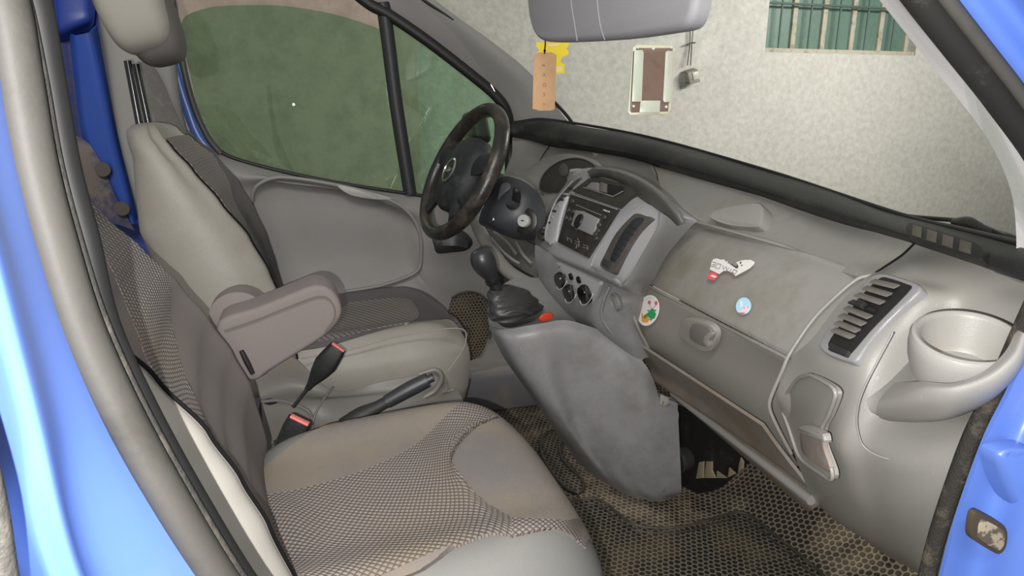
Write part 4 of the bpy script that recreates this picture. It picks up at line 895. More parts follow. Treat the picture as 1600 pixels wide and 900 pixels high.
for u, v in ((894, 315), (888, 329), (895, 331), (884, 341), (890, 343), (936, 352), (934, 361), (931, 373), (944, 340), (930, 366)):
    lathe('button', [(0, 0), (.0055, 0), (.005, .003), (0, .0035)], K([(u, v)], .009)[0], sn, BT, rad, 14)
    tube('button_rim', [K([(u+3.0*math.cos(a)*.9, v+3.4*math.sin(a))], .0105)[0] for a in (-2.4, -1.5, -.6, .2)], .0005, BTL, rad, 5, 3)
for a, b in (((886, 371), (892, 374)), ((886, 371), (887, 376)), ((892, 374), (893, 379)), ((898, 376), (905, 379)), ((898, 380), (905, 383)), ((902, 372), (905, 377)), ((905, 377), (904, 386)), ((911, 382), (918, 385)), ((910, 386), (917, 388)), ((918, 385), (918, 390)), ((901, 383), (900, 388))):
    tube('legend_stroke', K([a, b], .0095), .0006, BTL, rad, 5, 2)
nmat('radio_text_white', (.55, .54, .5), .5)
tube('badge', K([(943, 328), (947, 329.5)], .0105), .0016, MATS['radio_text_white'], rad, 6, 2)
tube('badge', K([(948.5, 330), (952, 331)], .0105), .0014, MATS['radio_text_white'], rad, 6, 2)
# light rounded surrounds either side of the radio
tube('surround_line', K([(895, 283), (870, 312), (857, 345), (852, 372), (860, 381)], .006), .0025, SILV, st, 8, 6)
tube('surround_line', K([(1002, 322), (975, 342), (948, 372), (930, 400), (924, 416)], .010), .003, SILV, st, 8, 6)
plate('side_infill', K([(886, 306), (880, 322), (872, 352), (868, 376), (858, 381), (852, 374), (856, 348), (868, 320)], .005), -sn*.008, nmat('bright_infill', (.40, .39, .40), .4), st, .002, 2)
# right vent in its raised pod
vpn = (sn+V((0, -.18, 0))).normalized(); vq = K([(975, 380)], .004)[0]
def KV(pts, off=0.0): return [PP(u, v, vq, vpn, off) for u, v in pts]
pod = sheet('vent_pod', [KV([(992, 318), (1010, 318), (1030, 328)], .0), KV([(962, 345), (992, 335), (1024, 352)], .012), KV([(938, 385), (968, 378), (1000, 395)], .016), KV([(925, 412), (950, 418), (978, 434)], .010), KV([(930, 424), (950, 436), (970, 448)], -.004)], SILV, st, 6, 6, .006)
vo2 = [(988, 336), (996, 333), (1008, 337), (1018, 340), (1010, 350), (996, 368), (978, 398), (962, 424), (956, 427), (942, 420), (937, 413), (944, 398), (962, 364)]
vt2 = plate('tall_vent', KV(vo2, .020), -vpn*.012, nmat('vent_frame_brown', (.055, .048, .043), .4, dirt=(.12, .11, .10), dscale=20), pod, .002, 3)
plate('vent_mouth', KV([(992, 341), (1006, 342), (990, 362), (972, 392), (960, 408), (953, 405), (962, 382), (976, 358)], .0215), -vpn*.003, nmat('vent_blue_black', (.016, .019, .023), .35), vt2, .001, 3)
for k in range(7):
    t = k/6; u = 984+(954-984)*t; v = 352+(402-352)*t
    plate('vane', KV([(u, v), (u+10-2*t, v+5), (u+9-2*t, v+7), (u-1, v+2)], .0235), -vpn*.002, BLK, vt2, .0004)
plate('vent_wheel', KV([(943, 404), (954, 410), (950, 419), (940, 413)], .024), -vpn*.004, BLKD, vt2, .001)
# left vent, seen edge on
lv = plate('left_vent', K([(907, 277), (896, 284), (878, 303), (858, 330), (845, 352), (839, 368), (841, 374), (848, 372), (852, 355), (866, 327), (884, 302), (900, 286)], .004), -sn*.014, nmat('left_vent_frame', (.05, .047, .042), .5), st, .002, 2)
for k in range(9):
    t = k/8; u = 889-(889-847)*t-4*math.sin(math.pi*t); v = 295+(366-295)*t
    plate('vane', K([(u-2, v-3), (u+5, v-2), (u+4, v+1), (u-3, v)], .0065), -sn*.002, SILV if k % 2 else BLK, lv, .0004)
# top tray with hood and clutter
tray = sheet('tray_hood', [[kk_(u, v, o) for u, v, o in ((917, 268, .0), (930, 261, -.002), (965, 264, -.004), (1000, 277, -.006), (1035, 300, -.012), (1062, 328, -.022), (1071, 345, -.03))],
                    [kk_(u, v, o) for u, v, o in ((919, 271, .02), (933, 264, .026), (965, 268, .03), (1000, 282, .03), (1032, 305, .022), (1056, 332, .008), (1067, 348, -.006))],
                    [kk_(u, v, o) for u, v, o in ((922, 276, .012), (937, 271, .018), (965, 277, .022), (994, 291, .022), (1014, 308, .014), (1046, 336, .004), (1062, 352, -.006))],
                    [kk_(u, v, o) for u, v, o in ((924, 280, .0), (940, 277, .002), (965, 284, .003), (988, 297, .002), (1000, 310, .0), (1042, 338, -.006), (1058, 353, -.012))]], nmat('hood_plastic', (.085, .08, .072), .45, .4, dirt=(.17, .16, .14), dscale=9), st, 6, 6, .006)
plate('tray_face', K([(893, 298), (920, 278), (935, 277), (985, 290), (995, 299), (966, 324)], .010), -sn*.012, nmat('tray_dark', (.035, .032, .027), .5, dirt=(.08, .07, .055), dscale=12), st, .002)
plate('tray_opening', K([(912, 293), (924, 282), (975, 292), (973, 300), (958, 307)], .0125), -sn*.003, nmat('tray_black', (.006, .006, .006), .6), st, .0006)
tube('tray_rim', K([(912, 293), (958, 307), (973, 299)], .013), .0012, SILV, st, 6, 4, smoothpath=False)
lit = K([(914, 293), (924, 284), (934, 285), (933, 298)], .018); plate('ash_lid', lit, -sn*.008, nmat('mauve_grey', (.17, .16, .165), .35), st, .001)
lit = K([(938, 284), (945, 286), (944, 300), (936, 299)], .020); plate('clip', lit, -sn*.01, nmat('clip_grey', (.12, .11, .10), .3), st, .0015)
# lower fascia: switches, heater controls
hn = V((-1, -.12, -.22)).normalized(); h0 = P(905, 450, Y=.11)
def H(pts, off=0.0): return [PP(u, v, h0, hn, off) for u, v in pts]
sheet('lower_fascia', [
    px((836, 383, .28), (862, 398, .21), (905, 417, .11), (950, 436, .0), (985, 447, -.04), (1016, 440, -.02)),
    px((836, 405, .28), (860, 420, .21), (900, 438, .11), (946, 455, .01), (985, 462, -.03), (1010, 455, -.02)),
    px((842, 432, .28), (862, 450, .21), (898, 465, .11), (940, 482, .01), (985, 478, -.03), (1003, 480, -.02)),
    px((852, 455, .27), (872, 472, .20), (902, 490, .11), (938, 505, .02), (980, 505, -.02), (999, 505, -.01)),
    px((866, 478, .26), (886, 492, .19), (912, 506, .11), (944, 522, .03), (985, 535, -.01), (1008, 535, .0)),
    px((880, 500, .28), (898, 508, .22), (920, 518, .13), (950, 535, .05), (992, 560, .01), (1022, 556, .01))], CONS, dash, 6, 6, .006)
hv = plate('heater_panel', H([(868, 412), (873, 410), (936, 441), (935, 452), (928, 470), (920, 479), (905, 482), (890, 477), (875, 463), (866, 445), (864, 430)], .0095), -hn*.010, nmat('heater_panel_grey', (.36, .355, .35), .4), dash, .002, 2)
DIALS = ((879, 437, .0215, 15), (893, 457, .023, 0), (917, 459, .0235, 0))
for i, (u, v, r, _) in enumerate(DIALS):
    kk = lathe('dial', [(0, 0), (r, 0), (r, .006), (r*.86, .014), (0, .014)], H([(u, v)], .010)[0], hn, nmat('gloss_black', (.008, .008, .008), .15, .6), hv, 32)
    q = H([(u, v)], .026)[0]
    g_ = (V((0, -.5, .8)) if i == 0 else V((0, .3, .9))).normalized()
    boxf('dial_grip', q, g_*r*.75, hn*.004, g_.cross(hn)*.0035, BLK if i else CHAR, kk, .002)
    tube('dial_rim', [H([(u, v)], .0115)[0]+(V((0, math.cos(a), 0))+kup*math.sin(a))*(r*1.18) for a in [math.pi*2*j/16 for j in range(16)]], .0007, nmat('dial_mark_white', (.6, .6, .58), .4), kk, 5, 2, closed=True)
tube('dial_red_mark', [H([(u, v)], .011)[0] for u, v in ((868, 428), (870, 420), (876, 415))], .001, nmat('red_mark', (.5, .12, .1), .5), hv, 6, 4)
tube('dial_blue_mark', [H([(u, v)], .011)[0] for u, v in ((871, 450), (874, 454), (879, 457))], .001, nmat('blue_mark', (.12, .14, .45), .5), hv, 6, 4)
for u, v in ((893, 432), (905, 437)): lathe('push_button', [(0, 0), (.009, 0), (.0085, .004), (0, .006)], H([(u, v)], .010)[0], hn, MATS['gloss_black'], hv, 20)
tube('panel_side_line', H([(873, 412), (866, 430), (865, 450), (872, 468)], .008), .0022, SILV, dash, 8, 4)
sw = plate('switch_panel', H([(845, 401), (853, 402), (862, 408), (863, 415), (858, 434), (851, 440), (840, 432), (838, 424)], .008), -hn*.008, CONS, dash, .002, 2)
for k in range(3):
    plate('switch_slot', H([(844+k*5.5, 410+k*2), (847+k*5.5, 411+k*2), (846+k*5.5, 430+k*2), (842.5+k*5.5, 427+k*2)], .0095), -hn*.003, BLK, sw, .0004)
plate('hazard_switch', H([(839, 388), (845, 391), (843, 402), (837, 406), (834, 400)], .012), -hn*.008, CHAR, dash, .001)
lk = lathe('socket_ring', [(0, 0), (.021, 0), (.022, .003), (.019, .005), (.018, .002), (.0, .001)], P(969, 471, Y=-.03)+V((-.008, 0, 0)), hn, CONS, dash, 28)
lathe('socket_cap', [(0, 0), (.015, 0), (.014, .004), (0, .006)], P(969, 472, Y=-.03)+V((-.008, 0, 0)), hn, GREYL, lk, 24)
tube('fascia_ridge', px((953, 447, -.01), (943, 470, .0), (940, 492, .01), (948, 510, .01), (958, 522, .01)), .004, CONS, dash, 8, 5)
tube('fascia_ridge', px((1009, 446, -.01), (995, 470, -.02), (989, 488, -.02), (994, 505, -.02), (1006, 530, -.01), (1022, 556, .0), (1050, 585, .0)), .004, GREY, dash, 8, 5)
# ---- lower console with gear lever mount
con = sheet('lower_console', [
    px((764, 492, .15), (790, 512, .08), (830, 508, .05), (880, 500, .05), (915, 508, .05), (950, 522, .04), (985, 545, .02), (1012, 575, .0), (1026, 608, -.0), (1030, 622, -.0)),
    px((766, 515, .15), (790, 530, .06), (832, 525, .03), (880, 520, .03), (920, 528, .03), (955, 545, .02), (985, 570, .0), (1008, 598, -.01), (1022, 625, -.01), (1058, 640, -.01)),
    px((788, 560, .15), (812, 575, .06), (850, 575, .03), (885, 575, .05), (925, 582, .03), (960, 600, .01), (985, 620, .0), (1008, 640, -.01), (1030, 655, -.01), (1060, 660, -.01)),
    px((820, 605, .15), (840, 620, .07), (868, 630, .04), (895, 635, .06), (930, 645, .04), (965, 655, .02), (990, 670, .01), (1012, 685, .0), (1034, 695, .0), (1062, 700, .0)),
    px((850, 648, .15), (870, 665, .09), (895, 680, .06), (915, 690, .07), (945, 700, .05), (972, 710, .03), (996, 720, .02), (1018, 728, .01), (1038, 735, .01), (1064, 740, .01)),
    px((880, 690, .16), (905, 712, .12), (930, 730, .09), (950, 742, .08), (970, 752, .06), (990, 760, .05), (1008, 768, .04), (1026, 772, .04), (1042, 770, .03), (1065, 768, .03)),
    px((905, 725, .20), (930, 745, .16), (955, 760, .12), (972, 770, .10), (990, 777, .08), (1005, 780, .07), (1020, 783, .065), (1034, 784, .06), (1048, 778, .06), (1065, 770, .05))], CONS, dash, 7, 6, .006)
sheet('console_top', [
    px((762, 488, .20), (768, 462, .26), (805, 435, .29), (862, 440, .28), (895, 480, .22)),
    px((764, 502, .16), (790, 500, .17), (825, 492, .17), (860, 490, .16), (900, 502, .14)),
    px((768, 512, .12), (792, 514, .07), (830, 510, .05), (880, 502, .05), (918, 510, .05))], nmat('console_top_grey', (.17, .165, .16), .45, .4, dirt=(.12, .11, .1), dscale=9), dash, 6, 6, .005)
for u, v, y in ((1037, 627, -.01), (1040, 762, .03)):
    lathe('screw', [(0, 0), (.008, 0), (.009, .002), (.005, .003), (.004, .001), (0, .001)], P(u, v, Y=y)+V((-.006, 0, 0)), (-1, -.3, 0), nmat('screw_metal', (.25, .24, .22), .4, metal=.6), con, 18)
plate('screw_pad', px((1032, 617, -.015), (1045, 622, -.02), (1046, 630, -.02), (1038, 636, -.015), (1031, 632, -.015)), (.003, .006, 0), GREY, con, .001)
plate('red_marker', px((842, 498, .04), (848, 491, .04), (858, 488, .04), (864, 493, .04), (863, 498, .04), (850, 502, .04)), (.0, .008, -.004), RED, dash, .002, 3)
# heater box behind the console
hx0 = .955
hbx = sheet('heater_box', [[P(u, v, X=hx0+dx) for u, v, dx in ((1050, 630, .0), (1080, 640, 0), (1120, 660, .0), (1200, 700, .02), (1240, 720, .06))],
                      [P(u, v, X=hx0+dx) for u, v, dx in ((1050, 700, .0), (1085, 700, -.01), (1120, 705, .0), (1180, 705, .02), (1220, 720, .06))],
                      [P(u, v, X=hx0+dx) for u, v, dx in ((1050, 745, .0), (1090, 745, -.01), (1120, 738, .0), (1150, 728, .03), (1180, 715, .07))],
                      [P(u, v, X=hx0+dx) for u, v, dx in ((1050, 775, .03), (1090, 772, .03), (1125, 762, .03), (1150, 742, .05), (1170, 722, .09))]], nmat('heater_box_black', (.012, .012, .0115), .6, .3, dirt=(.06, .05, .035), dscale=25, damt=.4), dash, 6, 6, .006)
lathe('duct_boss', [(0, 0), (.030, 0), (.032, .03), (.026, .034), (.022, .03), (.020, .012), (0, .012)], P(1074, 716, X=hx0-.03), (-1, -.15, 0), BLKD, hbx, 28)
SLT = nmat('sandy_slot', (.23, .19, .13), .7)
for poly in (((1092, 722), (1099, 721), (1098, 747), (1087, 748)), ((1103, 721), (1112, 721), (1112, 735), (1117, 747), (1100, 747)), ((1120, 736), (1135, 747), (1119, 747)), ((1139, 731), (1149, 740), (1137, 746)), ((1157, 715), (1161, 722), (1160, 732), (1153, 738), (1154, 727))):
    plate('duct_slot', [P(u, v, X=hx0-.022) for u, v in poly], (.004, 0, 0), SLT, hbx, .0008)
# ---- driver side: dash top, binnacle, cluster, knee panel
DG = nmat('driver_dash_plastic', (.185, .178, .165), .45, .4, dirt=(.15, .14, .11), dscale=6, damt=.5, bump=.2, bscale=800)
sheet('driver_dash_top', [
    px((800, 208, .82), (850, 214, .74), (900, 223, .60), (950, 232, .48), (1010, 246, .37), (1028, 250, .34)),
    px((800, 240, .80), (835, 245, .68), (880, 250, .54), (940, 254, .40), (1000, 268, .29), (1030, 285, .22)),
    px((792, 262, .79), (830, 262, .66), (870, 262, .52), (930, 262, .38), (985, 278, .24), (1040, 312, .08)),
    px((786, 280, .78), (820, 275, .62), (850, 275, .52), (900, 280, .38), (960, 300, .24), (1050, 330, .02))], DG, dash, 6, 6, .005)
tube('dash_gap', px((858, 229, .66), (848, 243, .62), (838, 262, .58)), .002, BLKD, dash, 6, 4)
sheet('binnacle', [
    px((806, 268, .68), (832, 258, .62), (855, 245, .56), (890, 240, .46), (930, 250, .36), (945, 264, .32)),
    px((796, 282, .66), (822, 272, .60), (846, 262, .54), (880, 252, .44), (915, 258, .37), (930, 272, .33)),
    px((790, 300, .60), (815, 295, .55), (838, 292, .50), (860, 300, .43), (890, 300, .36), (905, 285, .34)),
    px((800, 330, .54), (822, 325, .50), (845, 322, .45), (862, 320, .40), (876, 312, .37), (890, 300, .35)),
    px((830, 370, .46), (838, 365, .44), (846, 358, .41), (856, 345, .38), (866, 330, .36), (880, 312, .35))], DG, dash, 6, 6, .005)
cl = P(880, 275, Y=.42); cn = V((-.86, -.38, .30)).normalized()
ell = [(843, 290), (848, 275), (862, 260), (882, 250), (905, 248), (925, 256), (930, 268), (915, 280), (900, 290), (882, 298), (862, 300), (848, 298)]
clu = plate('cluster_lens', [PP(u, v, cl, cn, .022) for u, v in ell], -cn*.02, nmat('smoky_cluster', (.032, .029, .025), .35, .4, dirt=(.06, .055, .048), dscale=9), dash, .004, 3)
plate('cluster_gauge', [PP(880+7*math.cos(a), 265+10*math.sin(a), cl, cn, .026) for a in [k*math.pi/8 for k in range(16)]], -cn*.006, nmat('gauge_grey', (.055, .055, .05), .4), clu, .001)
tube('cluster_rim', [PP(u, v, cl, cn, .022) for u, v in ell], .0022, BLKD, clu, 6, 3, closed=True)
# curved knee trim and inner struts under the column
tube('knee_trim', px((742, 345, .60), (752, 365, .55), (768, 392, .47), (790, 420, .40), (815, 437, .34), (842, 446, .30)), [.016, .019, .020, .019, .017, .014], DG, dash, 14, 6)
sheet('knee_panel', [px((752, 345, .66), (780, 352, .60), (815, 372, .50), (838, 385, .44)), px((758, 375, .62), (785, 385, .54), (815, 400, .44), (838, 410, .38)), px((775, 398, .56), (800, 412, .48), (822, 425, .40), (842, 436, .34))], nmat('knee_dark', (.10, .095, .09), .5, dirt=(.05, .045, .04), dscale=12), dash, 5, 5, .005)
for a in (px((768, 372, .50), (785, 392, .46), (800, 405, .42), (812, 412, .40)), px((772, 362, .52), (792, 378, .47), (806, 396, .42)), px((806, 378, .45), (815, 395, .41), (830, 412, .37))):
    tube('knee_rib', a, .0045, DG, dash, 8, 5)
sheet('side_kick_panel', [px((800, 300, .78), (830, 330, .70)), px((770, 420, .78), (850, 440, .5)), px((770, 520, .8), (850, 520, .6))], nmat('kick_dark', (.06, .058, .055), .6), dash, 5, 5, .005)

# ================================================================ THINGS AT THE DASH
# steering column
sc = thing('steering_column', 'black steering column shroud with ignition lock and stalk right of the wheel', 'steering column', P(790, 340, Y=.42))
sheet('shroud', [
    px((782, 276, .44), (796, 276, .41), (820, 284, .37), (840, 298, .35)),
    px((768, 300, .42), (790, 298, .37), (820, 303, .335), (848, 318, .325)),
    px((754, 325, .40), (775, 325, .355), (810, 335, .32), (852, 345, .315)),
    px((748, 345, .40), (770, 352, .36), (800, 364, .335), (838, 366, .32)),
    px((752, 352, .46), (775, 362, .42), (805, 374, .38), (832, 376, .36))], CHAR, sc, 6, 6, .006)
sheet('shroud_top', [px((782, 272, .50), (800, 272, .47), (830, 284, .42), (850, 305, .38)), px((782, 277, .44), (797, 276, .41), (822, 284, .37), (842, 300, .35))], DG, sc, 5, 4, .004)
icn = V((-.75, -.62, .25)).normalized(); icp = P(822, 346, Y=.318)
lathe('lock_bezel', [(0, 0), (.034, 0), (.035, .004), (.027, .009), (.021, .009), (.020, .004), (0, .004)], icp, icn, BLK, sc, 32)
ig = lathe('ignition_barrel', [(0, 0), (.0165, 0), (.0165, .012), (.015, .014), (0, .014)], icp+icn*.004, icn, nmat('pale_metal', (.62, .62, .6), .35, metal=.5), sc, 28)
boxf('key_slot', icp+icn*.0185, V((0, 0, 1)).cross(icn)*.0045, V((0, 0, .0015)), icn*.0006, BLK, ig, .0003)
lathe('stalk_boot', [(0, 0), (.018, 0), (.019, .008), (.014, .02), (0, .02)], P(803, 318, Y=.33), (-.6, -.5, .5), CHAR, sc, 20)
tube('stalk', [P(805, 318, Y=.33), P(807, 308, Y=.31), P(807, 299, Y=.295)], [.010, .0115, .010], BLK, sc, 16, 4)
lathe('stalk_tip', [(0, 0), (.0085, 0), (.0085, .004), (.004, .009), (0, .010)], P(807, 298, Y=.29), (-.5, -.75, .4), BLK, sc, 18)
boxf('hazard_triangle', P(771, 342, Y=.352), (.003, 0, .001), (0, .001, 0), (0, 0, .0035), nmat('white_mark', (.6, .6, .58), .4), sc, .0005, taper=.2)
plate('shroud_panel', px((785, 286, .385), (797, 289, .37), (795, 310, .355), (787, 326, .35), (777, 318, .36), (780, 298, .375)), (.004, .006, 0), nmat('grey_purple_pad', (.06, .06, .07), .45), sc, .002, 2)
# steering wheel
wc = P(722, 268, Y=.46)
wu = V((math.sin(math.radians(28)), 0, math.cos(math.radians(28)))); wn = V((-wu.z, 0, wu.x))   # up in the wheel's plane, axis towards the driver
wR = .18
wl = V((0, 1, 0)); 
rot = Matrix.Rotation(math.radians(9), 3, 'Z'); wu = rot @ wu; wn = rot @ wn; wl = rot @ wl
sw_ = thing('steering_wheel', 'worn black four-spoke steering wheel with a silver emblem on its hub', 'steering wheel', wc-wn*.05)
def W(a, b, c=0.0): return wc+wl*a+wu*b+wn*c
WM = nmat('worn_black_leather', (.016, .0145, .0135), .32, .5, dirt=(.075, .055, .042), dscale=9, damt=.7, dlo=.5, dhi=.62, bump=.3, bscale=250)
tube('rim', [W(wR*math.cos(a), wR*math.sin(a)) for a in [2*math.pi*k/40 for k in range(40)]], .0185, WM, sw_, 18, 2, closed=True, flat=(1, 1.1))
tube('rim_seam', [W((wR-.0155)*math.cos(a), (wR-.0155)*math.sin(a), .008) for a in [2*math.pi*k/40 for k in range(40)]], .0012, nmat('rim_seam_grey', (.16, .14, .12), .5), sw_, 6, 2, closed=True)
hubr = []
for (h, k) in ((-.045, .8), (-.02, 1.0), (.006, 1.0), (.022, .90), (.032, .70), (.037, .4), (.038, .02)):
    hubr.append([W(-.006+.092*k*math.copysign(abs(math.cos(a))**.75, math.cos(a))*(1+.12*math.sin(a)), -.010+.106*k*math.copysign(abs(math.sin(a))**.8, math.sin(a)), h) for a in [2*math.pi*j/40 for j in range(40)]])
hv_ = [p for r in hubr for p in r]
hub = mk('hub', hv_, gridfaces(len(hubr), 40, True), nmat('hub_black', (.013, .0145, .016), .5, .35, dirt=(.07, .07, .07), dscale=30, damt=.5, bump=.5, bscale=600), sw_, sharp=60)
for a0, wid in ((12, .028), (168, .028), (-52, .020), (-128, .020)):
    a = math.radians(a0); d0 = (math.cos(a), math.sin(a))
    rows = []
    for r_ in (.05, .085, .12, .16):
        ww = wid*(1.0 if r_ > .07 else 1.3)
        rows.append([W(d0[0]*r_-d0[1]*s_*ww, d0[1]*r_+d0[0]*s_*ww, .012+.006*(1-s_*s_)-(.12-r_)*-.02) for s_ in (-1, -.5, 0, .5, 1)])
    sheet('spoke', rows, MATS['hub_black'], sw_, 4, 4, .014)
em = lathe('emblem', [(0, 0), (.034, 0), (.035, .003), (.029, .005), (.028, .002), (0, .002)], W(-.006, -.012, .036), wn, CHROME, hub, 36)
plate('emblem_disc', [W(-.006+.028*math.cos(a), -.012+.028*math.sin(a), .0385) for a in [2*math.pi*k/24 for k in range(24)]], -wn*.003, MATS['gloss_black'], em, 0)
plate('emblem_bolt', [W(x*1.15-.006, y*1.3-.012, .0415) for x, y in ((-.026, .003), (.006, .006), (.003, .001), (.026, -.003), (-.006, -.006), (-.003, -.001))], -wn*.003, CHROME, em, .0004)
tube('column_shaft', [W(0, 0, -.04), W(0, 0, -.13)], .045, BLK, sw_, 20, 2)
# gear lever
gl = thing('gear_lever', 'black ball gear knob on a leather gaiter rising from the console', 'gear lever', P(800, 490, Y=.13))
gk = P(757, 412, Y=.09)
LTH = nmat('gaiter_leather', (.035, .034, .035), .42, .45, dirt=(.07, .065, .06), dscale=9, damt=.4, bump=.4, bscale=300)
gax = (P(748, 396, Y=.09)-P(770, 440, Y=.095)).normalized()
lathe('knob', [(0, .036), (.010, .0355), (.018, .033), (.0245, .025), (.0275, .012), (.0275, 0), (.025, -.012), (.0205, -.024), (.016, -.034), (.013, -.040), (.013, -.044), (0, -.044)][::-1], gk, gax, nmat('knob_black', (.022, .023, .025), .38, .5), gl, 36)
lathe('knob_cap', [(0, 0), (.010, 0), (.010, .0015), (0, .002)], gk+(V((-.3, -.35, .9)).normalized())*.0285, (-.3, -.35, .9), BLK, gl, 20)
lathe('collar', [(0, 0), (.017, 0), (.0165, -.008), (.013, -.012), (.014, -.03), (0, -.03)][::-1], P(768, 436, Y=.095), gax, BLK, gl, 24)
gr = []
for row in (((766, 451, .10), (772, 447, .115), (790, 444, .12), (797, 449, .11), (790, 454, .085), (774, 456, .08)),
            ((762, 463, .10), (775, 452, .145), (812, 450, .15), (828, 460, .12), (812, 472, .07), (776, 470, .065)),
            ((765, 480, .10), (775, 468, .17), (820, 460, .18), (842, 474, .14), (815, 490, .06), (776, 488, .055)),
            ((764, 494, .11), (774, 480, .20), (822, 470, .21), (850, 483, .16), (815, 500, .07), (778, 504, .06))):
    gr.append(px(*row))
g = smoothgrid(gr, 6, 6, True, False); R_, C_ = len(g), len(g[0])
for j in range(R_):
    for i in range(C_):
        an = 2*math.pi*i/C_; g[j][i] += V((math.cos(an), math.sin(an), 0))*.0035*math.sin(j*1.1+2*math.sin(an*2))
mk('gaiter', [p for r in g for p in r], gridfaces(R_, C_, True)+[tuple(range(C_))[::-1]], LTH, gl, sharp=80)
tube('gaiter_fold', px((768, 498, .07), (785, 492, .055), (806, 486, .055), (830, 490, .08)), .005, LTH, gl, 8, 5)
# sun visor / mirror block hanging at the top
vs_ = thing('sun_visor', 'light grey padded sun visor folded down at the top of the windscreen', 'sun visor', P(950, 0, X=.50))
def VX(u, v, dx=0): return P(u, v, X=.52+dx)
vis = [VX(818, -60), VX(822, -10), VX(826, 30), VX(834, 54), VX(846, 64), VX(870, 66), (VX(960, 61)), VX(1040, 50), VX(1066, 44), VX(1077, 30), VX(1084, 0), VX(1088, -60)]
plate('visor_pad', vis, (.028, 0, 0), nmat('visor_vinyl', (.29, .285, .30), .55, .3, bump=.15, bscale=300), vs_, .012, 3, seg=5)
for xs in (((888, -50), (892, 0), (898, 40), (902, 64)), ((931, -50), (933, 0), (938, 40), (945, 62))):
    tube('visor_crease', [VX(u, v, -.0005) for u, v in xs], .0012, MATS['visor_vinyl'], vs_, 6, 5)
# hanging tags
wg = thing('wooden_air_freshener', 'pale wooden hanging tag with stamped letters below the visor', 'air freshener', P(852, 172, X=.60))
wn_ = V((-.35, -.94, 0)).normalized()
w0 = P(852, 130, X=.60)
def T(u, v, o=0): return PP(u, v, w0, wn_, o)
WD = nmat('pale_wood', (.60, .37, .20), .6, .3, dirt=(.45, .24, .13), dscale=22, damt=.5)
wp = plate('tag_board', [T(*q) for q in ((835, 85), (842, 82), (862, 82), (869, 86), (868, 120), (867, 171), (860, 173), (842, 173), (832, 170), (833, 125))], -wn_*.004, WD, wg, .0008, 0)
tube('cord', [T(851, 40, .002), T(852, 66, .002), T(851, 78, .002), T(851, 84, .002)], .0016, SEAM, wg, 8, 4)
lathe('knot', [(0, -.004), (.003, -.002), (.0032, .001), (0, .004)], T(851, 79, .002), (0, 0, 1), SEAM, wg, 12)
BURN = nmat('burnt_letter', (.28, .14, .07), .7)
for ch_, v in (('E', 102), ('X', 117), ('O', 133), ('S', 148), ('M', 163)):
    text('stamped_letter', ch_, T(850.5, v, .0006), V((0, 0, 1)) if ch_ == 'E' else RT, V((-1, 0, 0)) if ch_ == 'E' else V((0, 0, 1)), .0125 if ch_ != 'M' else .008, BURN, wg, .0003)
yg = thing('yellow_air_freshener', 'bright yellow tree-shaped hanging card behind the wooden tag', 'air freshener', P(868, 110, X=.63))
w0y = P(865, 90, X=.63)
def TY(u, v, o=0): return PP(u, v, w0y, wn_, o)
YEL = nmat('yellow_card', (.85, .66, .01), .5, .3)
plate('card', [TY(*q) for q in ((838, 66), (889, 66), (889, 70), (885, 76), (889, 81), (887, 86), (878, 90), (876, 95), (877, 99), (882, 100), (882, 115), (863, 115), (862, 88), (838, 84), (843, 78), (838, 73))], -wn_*.0015, YEL, yg, 0)
plate('card_print', [TY(u, v, .0006) for u, v in ((867, 104), (878, 104), (878, 112), (867, 112))], -wn_*.0005, nmat('pale_print', (.85, .65, .35), .5), yg, 0)
plate('card_print', [TY(u, v, .0006) for u, v in ((855, 69), (875, 68), (872, 71), (858, 73))], -wn_*.0005, MATS['pale_print'], yg, 0)
tube('cord', [TY(851, 40, .0), TY(852, 68, .001)], .001, SEAM, yg, 6, 3)
# permit holder stuck to the windscreen
ph = thing('windscreen_permit_holder', 'small iridescent metal frame with brown backing stuck to the windscreen', 'permit holder', P(1018, 125, X=.80))
p0 = P(1018, 125, X=.80); pn_ = V((-.80, -.10, .55)).normalized()
pn_ = V((-.30, -.93, .12)).normalized()
def PH(u, v, o=0): return PP(u, v, p0, pn_, o)
IR = nmat('iridescent_zinc', (.58, .62, .50), .35, .5, dirt=(.62, .52, .58), dscale=30, damt=.8)
fo = [(989, 74), (995, 70), (1050, 71), (1056, 76), (1048, 172), (1043, 178), (985, 180), (981, 175)]
plate('rim_frame', [PH(*q) for q in fo], -pn_*.003, nmat('pale_zinc_edge', (.72, .68, .50), .35), ph, .0008)
plate('brown_backing', [PH(u, v, .0015) for u, v in ((994, 75), (1051, 75), (1044, 174), (986, 176))], -pn_*.002, nmat('brown_board', (.20, .125, .095), .7, dirt=(.12, .075, .055), dscale=25), ph, 0)
for q in (((991, 78), (1004, 78), (1006, 82), (1003, 156), (1000, 159), (987, 159)), ((1040, 81), (1044, 79), (1054, 80), (1048, 159), (1038, 160), (1036, 156)), ((1001, 157), (1032, 157), (1031, 176), (999, 176))):
    plate('clip_plate', [PH(u, v, .006) for u, v in q], -pn_*.002, IR, ph, .0008)
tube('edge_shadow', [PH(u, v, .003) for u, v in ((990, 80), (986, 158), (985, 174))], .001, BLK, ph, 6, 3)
for u, v in ((997, 74), (1021, 76), (1049, 74), (990, 166), (1041, 167)): lathe('rivet', [(0, 0), (.0035, 0), (.003, .0015), (0, .002)], PH(u, v, .003), pn_, WHITE, ph, 12)
